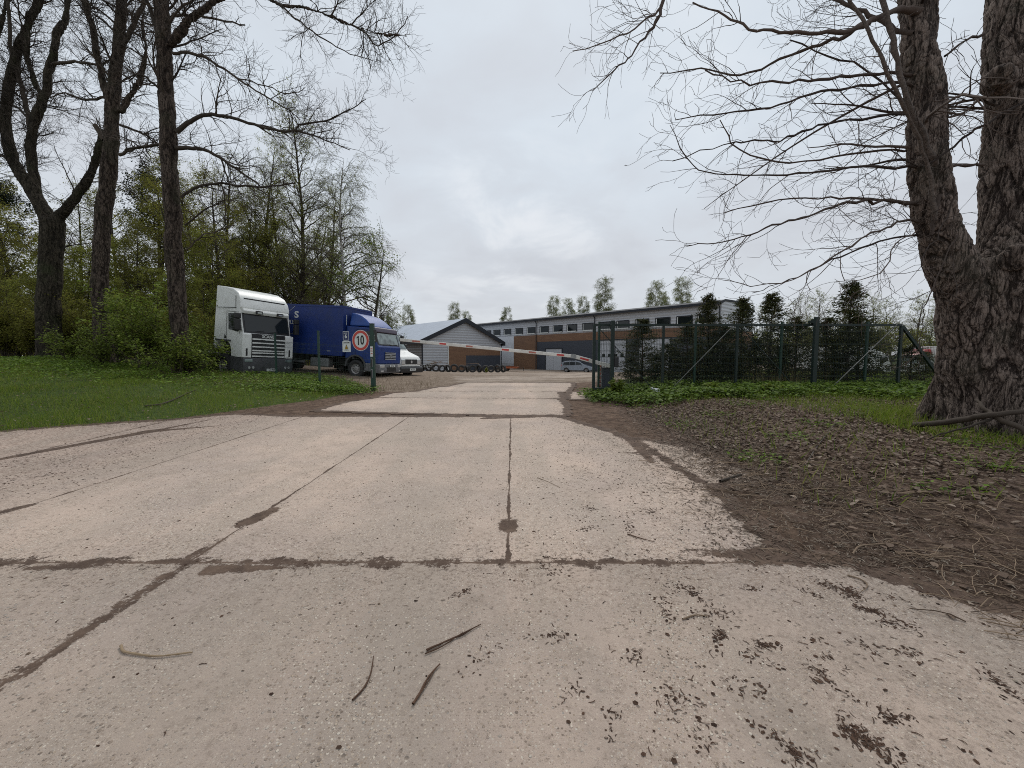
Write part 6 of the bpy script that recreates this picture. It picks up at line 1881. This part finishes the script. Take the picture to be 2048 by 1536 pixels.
# dead stalks by the right fence
X = rng.normal(gx_(1545, 12.9), .55, 260); Y = rng.normal(12.75, .15, 260)
blades('dead_stalks', X, Y, rng.uniform(.25, .75, 260), rng.uniform(.006, .010, 260), M['straw'], 'pale dead stalks standing at the foot of the right fence', 'stalks', rng, .25)

def cover(name, X, Y, hmin, hmax, size, mat, label, rng, per=1, tilt=.7):
    n = len(X); Z = G(X, Y) + rng.uniform(hmin, hmax, n)
    tv = [(0, -.55, -.02), (.34, -.22, .05), (.42, .1, .03), (0, .6, -.06), (-.42, .1, .03), (-.34, -.22, .05)]
    V, F = scatter(tv, [(0, 1, 2, 3), (0, 3, 4, 5)], np.stack([X, Y, Z], 1), rots(n, rng, tilt), rng.uniform(.6, 1.4, n) * size)
    return tag(fast_mesh(name, V, F, mat), label, 'ground cover', None, 'stuff')
X, Y = clumpy(rng, 90000, -24, -4.6, 10.5, 20, lambda x, y: a_grass(x + .3, y) * sstep(10.5, 15, y + 0 * x) * 0.5 * (.4 + .6 * (np.sin(x * 1.1 + 2) * np.sin(y * 1.3 + x * .4) > -.35)) * (np.abs(x) < y * 1.4), 1.5)
cover('ground_cover', X, Y, .02, .20, .07, M['cover'], 'leafy green ground plants in front of the wood on the left', rng)
X, Y = clumpy(rng, 26000, -9, -4.6, 12.6, 14.6, lambda x, y: np.exp(-((x + 6.6) ** 2 / 2.0 + (y - 13.6) ** 2 / .6)) * .75, 1.5)
cover('ground_cover', X, Y, .02, .20, .06, M['cover'], 'patch of ground elder around the foot of the tall left gate post', rng)
X, Y = clumpy(rng, 70000, 2.1, 13.5, 9.3, 13.4, lambda x, y: np.maximum(sstep(9.8, 11.0, y + .3 * np.sin(x * 2.1)) * sstep(2.0, 2.5, x), 0) * (.30 + .7 * (np.sin(x * 1.9 + .7) * np.sin(y * 2.3 + x) > -.1)) * (1 - .25 * sstep(12, 13, y)), 1.6)
cover('ground_cover', X, Y, .02, .26, .075, M['cover'], 'leafy green ground plants along the foot of the right fence', rng)
X, Y = clumpy(rng, 30000, 2.6, 9.5, 3.6, 10.2, lambda x, y: .8 * (np.sin(x * 3.1 + 1) * np.sin(y * 2.7 + x) > .62), 2.5)
cover('ground_cover', X, Y, .01, .07, .034, M['cover'], 'scattered small green weeds in the leaf litter', rng)

# young tall nettle-like plants near the gate
def weed(seed, H, label, px, Y, mat='cover', n=26):
    rng = np.random.default_rng(seed); x = (px - 1024) / FPX * Y
    r = empty('weed', label, 'weed', (x, Y, g(x, Y)))
    T = Tubes(); P = []
    for i in range(n):
        a = rng.uniform(0, 6.28); rr = rng.uniform(0, .16); h = H * rng.uniform(.5, 1)
        p0 = np.array([math.cos(a) * rr, math.sin(a) * rr, -.02]); p1 = p0 + [rng.normal(0, .06), rng.normal(0, .06), h]
        T.add([p0, (p0 + p1) / 2, p1], [.005, .004, .002], 3)
        for k_ in range(12): P.append(p0 + (p1 - p0) * rng.uniform(.3, 1.02) + rng.normal(0, .035, 3))
    T.build('stems', M['cover'], r)
    V, F = leaf_quads(P, rng, 2, .07, .02, .9, 1.6); fast_mesh('foliage', V, F, M[mat], r)
weed(1, .55, 'bright green leafy weed in front of the barrier cabinet', 1232, 12.0, 'leaf_fresh')
weed(2, .35, 'bright green weed below the braces of the sliding gate', 1425, 11.4, 'leaf_fresh')
weed(3, .75, 'thin pale weed growing before the grey end of the tyre row', 973, 52.6, 'leaf_bud')
weed(4, .30, 'bright green weed left of the fresh weed patch under the fence', 1540, 10.9, 'leaf_fresh')

# dead leaves on the right bank
X, Y = clumpy(rng, 62000, 2.0, 11, 1.6, 12.2, lambda x, y: sstep(2.2, 3.6, x - .25 * sstep(6, 9, y)) * (1 - .8 * sstep(10.2, 11.6, y)) * (.35 + .65 * sstep(2.6, 4.5, y)) * (x < y * 1.5 + .5) * np.where(x < 4.0, .8, 1), .9)
n = len(X); tv = [(0, -.6, 0), (.35, -.2, .12), (.38, .22, .16), (0, .62, .02), (-.38, .2, .14), (-.33, -.25, .10)]
V, F = scatter(tv, [(0, 1, 2, 3), (0, 3, 4, 5)], np.stack([X, Y, G(X, Y) + rng.uniform(.004, .03, n)], 1), rots(n, rng, .55), rng.uniform(.025, .065, n))
tag(fast_mesh('leaf_litter', V, F, M['dead_leaf']), 'brown fallen leaves covering the bank on the right', 'leaves', None, 'stuff')
X, Y = clumpy(rng, 16000, -20, -5, 5, 16, lambda x, y: a_grass(x, y) * .5 * (.25 + .75 * sstep(.9, .2, np.abs(x - np.interp(y, [4.9, 6.85, 7.95, 9, 11.5, 14], [-12.5, -8.8, -7.0, -6.6, -5.6, -5.1])))), 1.2)
n = len(X)
V, F = scatter(tv, [(0, 1, 2, 3), (0, 3, 4, 5)], np.stack([X, Y, G(X, Y) + rng.uniform(.02, .08, n)], 1), rots(n, rng, .6), rng.uniform(.03, .06, n))
tag(fast_mesh('leaf_litter', V, F, M['dead_leaf']), 'fallen leaves caught in the left verge grass', 'leaves', None, 'stuff')
X, Y = clumpy(rng, 9000, -13, -5, 12.5, 17, lambda x, y: np.exp(-((x + 8.5) ** 2 / 8 + (y - 14.6) ** 2 / 1.2)) * .9, 1.2)
n = len(X)
V, F = scatter(tv, [(0, 1, 2, 3), (0, 3, 4, 5)], np.stack([X, Y, G(X, Y) + rng.uniform(.004, .05, n)], 1), rots(n, rng, .6), rng.uniform(.03, .07, n))
tag(fast_mesh('leaf_litter', V, F, M['dead_leaf']), 'fallen leaves under the left mesh fence', 'leaves', None, 'stuff')
X, Y = clumpy(rng, 26000, -40, -15.5, 19, 30, lambda x, y: .8 + 0 * x, .9); n = len(X)
V, F = scatter(tv, [(0, 1, 2, 3), (0, 3, 4, 5)], np.stack([X, Y, G(X, Y) + rng.uniform(.004, .05, n)], 1), rots(n, rng, .6), rng.uniform(.05, .11, n))
tag(fast_mesh('leaf_litter', V, F, M['dead_leaf']), 'brown leaf floor of the wood on the left', 'leaves', None, 'stuff')

# catkins and crumbs on the slabs: short curled bits
def fl(name, X, Y, L, W_, mat, label, rng):
    """flat crumbled flakes"""
    n = len(X); tv = [(-.4, -.3, 0), (.1, -.5, .12), (.5, -.05, .02), (.25, .45, .15), (-.3, .4, .05), (0, 0, .28)]
    S = np.stack([L * .55, W_ * 1.5, W_ * .6], 1)
    V, F = scatter(tv, [(0, 1, 2, 5), (2, 3, 4, 5), (4, 0, 5, 5)][:2] + [(4, 0, 1, 5)], np.stack([X, Y, G(X, Y) + .0135], 1), rots(n, rng, .2), S * rng.uniform(.5, 1.3, (n, 1)))
    tag(fast_mesh(name, V, F, mat), label.replace('catkins', 'crumbled flakes'), 'litter', None, 'stuff')
def bits(name, X, Y, L, W_, mat, label, rng, zoff=.0135):
    if len(X) > 40 and 'catkin' in name:
        half = rng.random(len(X)) < .45; fl(name, X[half], Y[half], L[half], W_[half], mat, label, rng); half = ~half
        X, Y, L, W_ = X[half], Y[half], L[half], W_[half]
    n = len(X); tv = np.array([(-.5, -.16, 0), (-.5, .16, .02), (-.1, .38, .16), (-.1, .06, .12), (.25, .3, .12), (.25, 0, .10), (.55, -.05, .02), (.5, -.22, 0)])
    f = [(0, 3, 2, 1), (3, 5, 4, 2), (5, 7, 6, 4)]
    Rm = rots(n, rng, .25); S = np.stack([L, W_, np.maximum(W_, L * .25)], 1)
    V, F = scatter(tv, f, np.stack([X, Y, G(X, Y) + zoff], 1), Rm, S)
    o = fast_mesh(name, V, F, mat); return tag(o, label, 'litter', None, 'stuff')
def cluster(rng, cents, per, sd):
    o = []
    for (cx, cy), m_ in zip(cents, per):
        a = rng.uniform(0, 3.14); s1_, s2_ = sd * rng.uniform(.6, 1.6), sd * rng.uniform(.3, .7)
        q = rng.normal(0, 1, (m_, 2)) * [s1_, s2_]; c_, s_ = math.cos(a), math.sin(a)
        o.append(np.stack([cx + q[:, 0] * c_ - q[:, 1] * s_, cy + q[:, 0] * s_ + q[:, 1] * c_], 1))
    return np.concatenate(o)
# general sprinkle, denser to the right
X = rng.uniform(-7, 3.2, 52000); Y = rng.uniform(1.2, 9.5, 52000)
nzv = .5 + .5 * np.sin(X * 5 + 3 * np.sin(Y * 2.2)) * np.sin(Y * 4 + 2 * np.sin(X * 3))
kk = rng.random(52000) < (.025 + .50 * (.35 + .65 * sstep(2.4, 3.4, Y)) * sstep(-.5, 1.9, X + .12 * np.sin(Y * 3)) * (.3 + .7 * nzv) + .75 * sstep(-4.4, -5.6, X) * nzv)
X, Y = X[kk], Y[kk]; n = len(X)
bits('catkin_litter', X, Y, rng.uniform(.014, .042, n), rng.uniform(.009, .016, n), M['catkin'], 'dark brown catkins scattered over the concrete', rng)
cents = []; per = []
for _ in range(38):
    x = rng.uniform(.1, 2.9); y = rng.uniform(1.2, 2.65)
    cents.append((x, y)); per.append(rng.integers(6, 30))
for px, py, m_ in ((1700, 1200, 130), (1740, 1235, 110), (1790, 1262, 60), (1655, 1185, 70), (1390, 1205, 50), (1430, 1240, 60), (1370, 1190, 40), (1440, 1285, 70), (1530, 1305, 60), (1740, 1500, 110), (1700, 1480, 60), (2000, 1380, 60), (1640, 1360, 40), (1780, 1450, 50), (960, 1335, 22), (1265, 1325, 26), (925, 1200, 34), (1180, 1030, 40), (1300, 1035, 40), (1175, 1070, 40), (1260, 1070, 36), (1560, 1500, 50), (1700, 1410, 30), (1400, 1490, 20), (1340, 1410, 24), (1500, 1390, 30)):
    v = (768 - py) / FPX; dz = -SP + CP * v; t = -EYE / dz; cents.append(((px - 1024) / FPX * t, (CP + SP * v) * t)); per.append(m_)
q = cluster(rng, cents, per, .045); n = len(q)
bits('catkin_litter', q[:, 0], q[:, 1], rng.uniform(.010, .034, n), rng.uniform(.007, .016, n), M['catkin'], 'wet dark clumps of catkins on the near slab', rng)
# mulch of crumbs on the right verge
X, Y = clumpy(rng, 130000, 1.0, 5.6, 1.2, 9.5, lambda x, y: np.exp(-((x - 2.75 - .10 * (y - 3)) / .75) ** 2) * sstep(.9, 1.6, x) * np.where(y < 2.65, sstep(2.0, 3.2, x - (2.66 - y) * 1.2), 1), 2.2)
n = len(X); bits('mulch', X, Y, rng.uniform(.015, .075, n), rng.uniform(.010, .024, n), M['crumb'], 'brown crumbs of bark and twig along the right edge of the slabs', rng, .016)
X, Y = clumpy(rng, 22000, -9, -3.5, 4.8, 14, lambda x, y: np.exp(-((x - np.interp(y, [4.8, 6.85, 7.95, 9, 11.5, 14], [-12.5, -8.6, -6.8, -6.2, -5.2, -4.8])) / .45) ** 2), 2.2)
n = len(X); bits('mulch', X, Y, rng.uniform(.015, .06, n), rng.uniform(.008, .018, n), M['crumb'], 'brown crumbs along the left edge of the slabs', rng, .016)
# stones
X = np.concatenate([rng.uniform(-7, 3, 500), rng.normal(2.6, .7, 260)]); Y = np.concatenate([rng.uniform(1.2, 12, 500), rng.uniform(1.5, 8, 260)]); n = len(X)
tv = [(-.5, -.4, 0), (.5, -.45, 0), (.45, .4, 0), (-.4, .5, 0), (-.3, -.25, .5), (.3, -.25, .45), (.28, .25, .5), (-.25, .3, .4)]
V, F = scatter(tv, [(0, 1, 5, 4), (1, 2, 6, 5), (2, 3, 7, 6), (3, 0, 4, 7), (4, 5, 6, 7)], np.stack([X, Y, G(X, Y) + .010], 1), rots(n, rng, .2), rng.uniform(.006, .018, n))
tag(fast_mesh('pebbles', V, F, M['crumb']), 'small pebbles strewn over the driveway', 'pebbles', None, 'stuff')

# fine sticks in the verge: uncountable
T = Tubes()
for i in range(1500):
    if rng.random() < .75: x, y = rng.normal(3.3, .75), rng.uniform(1.9, 5.5)
    else: x, y = rng.uniform(2.5, 7), rng.uniform(4, 9.5)
    if x < 1.6 or (y < 2.66 and x < 2.45): continue
    a = rng.normal(.2, .9); L = rng.uniform(.06, .5); n = 4; p = np.array([x, y]); pts = []
    for k_ in range(n + 1):
        pts.append((p[0], p[1], g(p[0], p[1]) + .018 + .012 * math.sin(k_))); a += rng.normal(0, .25); p = p + np.array([math.cos(a), math.sin(a) * .8]) * L / n
    r_ = rng.uniform(.0015, .0038); T.add(pts, [r_, r_, r_ * .9, r_ * .8, r_ * .5], 4)
tag(T.build('fine_sticks', M['stick']), 'thin dry sticks tangled in the verge right of the slabs', 'sticks', None, 'stuff')

# larger sticks one can count
def gpt(px, py, z=.012):
    v = (768 - py) / FPX; D = Vector(((px - 1024) / FPX, CP + SP * v, -SP + CP * v)); t = 1.0
    for _ in range(40):
        P_ = Vector((0, 0, EYE)) + D * t; e = P_.z - (g(P_.x, P_.y) + z); t += e / -D.z * .8
    return P_
def stick(rows, r0, label, mat='stick', r1=.4, forks=(), lift=0.0, name='stick'):
    o_ = [gpt(px, py, .014 + r0 + lift * i) for i, (px, py) in enumerate(rows)]
    org = o_[0]; rr = np.linspace(r0, r0 * r1, len(o_))
    p = smooth_path([(*(q - org), r) for q, r in zip(o_, rr)], 4)
    T = Tubes(); T.add(p[:, :3], p[:, 3], 7)
    rn = np.random.default_rng(int(rows[0][0]))
    for f in forks:
        fo = [gpt(px, py, .014 + r0) - org for px, py in f]; fp = smooth_path([(*q, r) for q, r in zip(fo, np.linspace(r0 * .6, r0 * .3, len(fo)))], 3); T.add(fp[:, :3], fp[:, 3], 5)
    V, F = T.arrays(); V = V + rn.normal(0, r0 * .10, V.shape)
    o = fast_mesh(name, V, F, M[mat], None, True); o.location = org
    tag(o, label, 'stick')
stick([(242, 1291), (246, 1302), (268, 1307), (310, 1312), (345, 1309), (385, 1304)], .006, 'pale bent twig lying on the near left slab', 'stick_pale', .5)
stick([(853, 1300), (880, 1288), (915, 1272), (962, 1248)], .006, 'dark split stick on the near slab, ahead of the two steeper ones', 'catkin', .4, [[(850, 1307), (885, 1292), (925, 1265)], [(905, 1276), (925, 1270), (950, 1254)]])
stick([(705, 1400), (728, 1375), (742, 1345), (747, 1312)], .0045, 'thin dark curved twig, left one of the two steep ones', 'catkin', .5)
stick([(826, 1408), (840, 1385), (858, 1352), (880, 1328)], .006, 'dark rough stick, right one of the two steep ones on the near slab', 'catkin', .5, [[(832, 1400), (852, 1370), (872, 1335)]])
stick([(1440, 962), (1462, 955), (1482, 949)], .014, 'short thick dark stick at the tip of the narrow grey slab', 'twig_dark', .9)
stick([(1695, 1150), (1725, 1160), (1735, 1172), (1722, 1183)], .005, 'curved twig at the right end of the cross joint', 'stick')
T = Tubes(); org = at(1828, 850, 6.3)
for rows in ([(1828, 850, 9, 6.3), (1880, 845, 10, 5.9), (1940, 837, 11, 5.5), (1985, 830, 11, 5.25), (2060, 822, 9, 5.1), (2140, 815, 6, 5.0)],
             [(1950, 800, 5, 5.6), (1975, 822, 8, 5.4), (2005, 842, 10, 5.2), (2045, 858, 11, 5.05), (2090, 890, 11, 4.9)],
             [(1985, 836, 5, 5.3), (1940, 852, 4, 5.3), (1890, 866, 3, 5.4), (1855, 880, 2, 5.5)]):
    p_ = pix_path([(a, b_, c_ * .8, d_) for a, b_, c_, d_ in rows], 5, 4, .006, np.random.default_rng(3)); T.add(p_[:, :3] - np.array(org), p_[:, 3], 8)
V, F = T.arrays(); o = fast_mesh('fallen_branch', V, F, M['twig_dark'], None, True); o.location = org
tag(o, 'long dark fallen branch propped across the foot of the big tree', 'branch')
stick([(1780, 988), (1850, 984), (1920, 984), (1990, 992), (2060, 1010)], .010, 'long pale branch lying in the leaves below the big tree', 'stick', .5)
stick([(1610, 930), (1640, 885), (1668, 850), (1690, 815)], .008, 'grey straight stick slanting up the leafy bank', 'twig_grey', .5)
stick([(1790, 1105), (1830, 1108), (1880, 1114), (1905, 1112)], .008, 'stout pale stick in the verge, right of the cross joint', 'stick', .6)
stick([(1705, 1108), (1720, 1092), (1760, 1088), (1800, 1086)], .007, 'hooked pale twig in the verge behind the stout stick', 'stick', .6)
stick([(1255, 1068), (1280, 1076), (1310, 1084)], .005, 'thin dark twig on the middle right slab', 'catkin', .4)
stick([(1365, 1238), (1390, 1230), (1415, 1232)], .005, 'short brown twig among the catkin clumps', 'stick', .6)
stick([(1075, 955), (1100, 965), (1120, 975)], .003, 'hair thin dry stem on the middle slab right of the joint', 'stick', .5)
stick([(290, 812), (330, 806), (375, 786), (392, 780)], .02, 'dark fallen branch in the green plants before the third bare trunk', 'twig_dark', .6, name='fallen_branch')
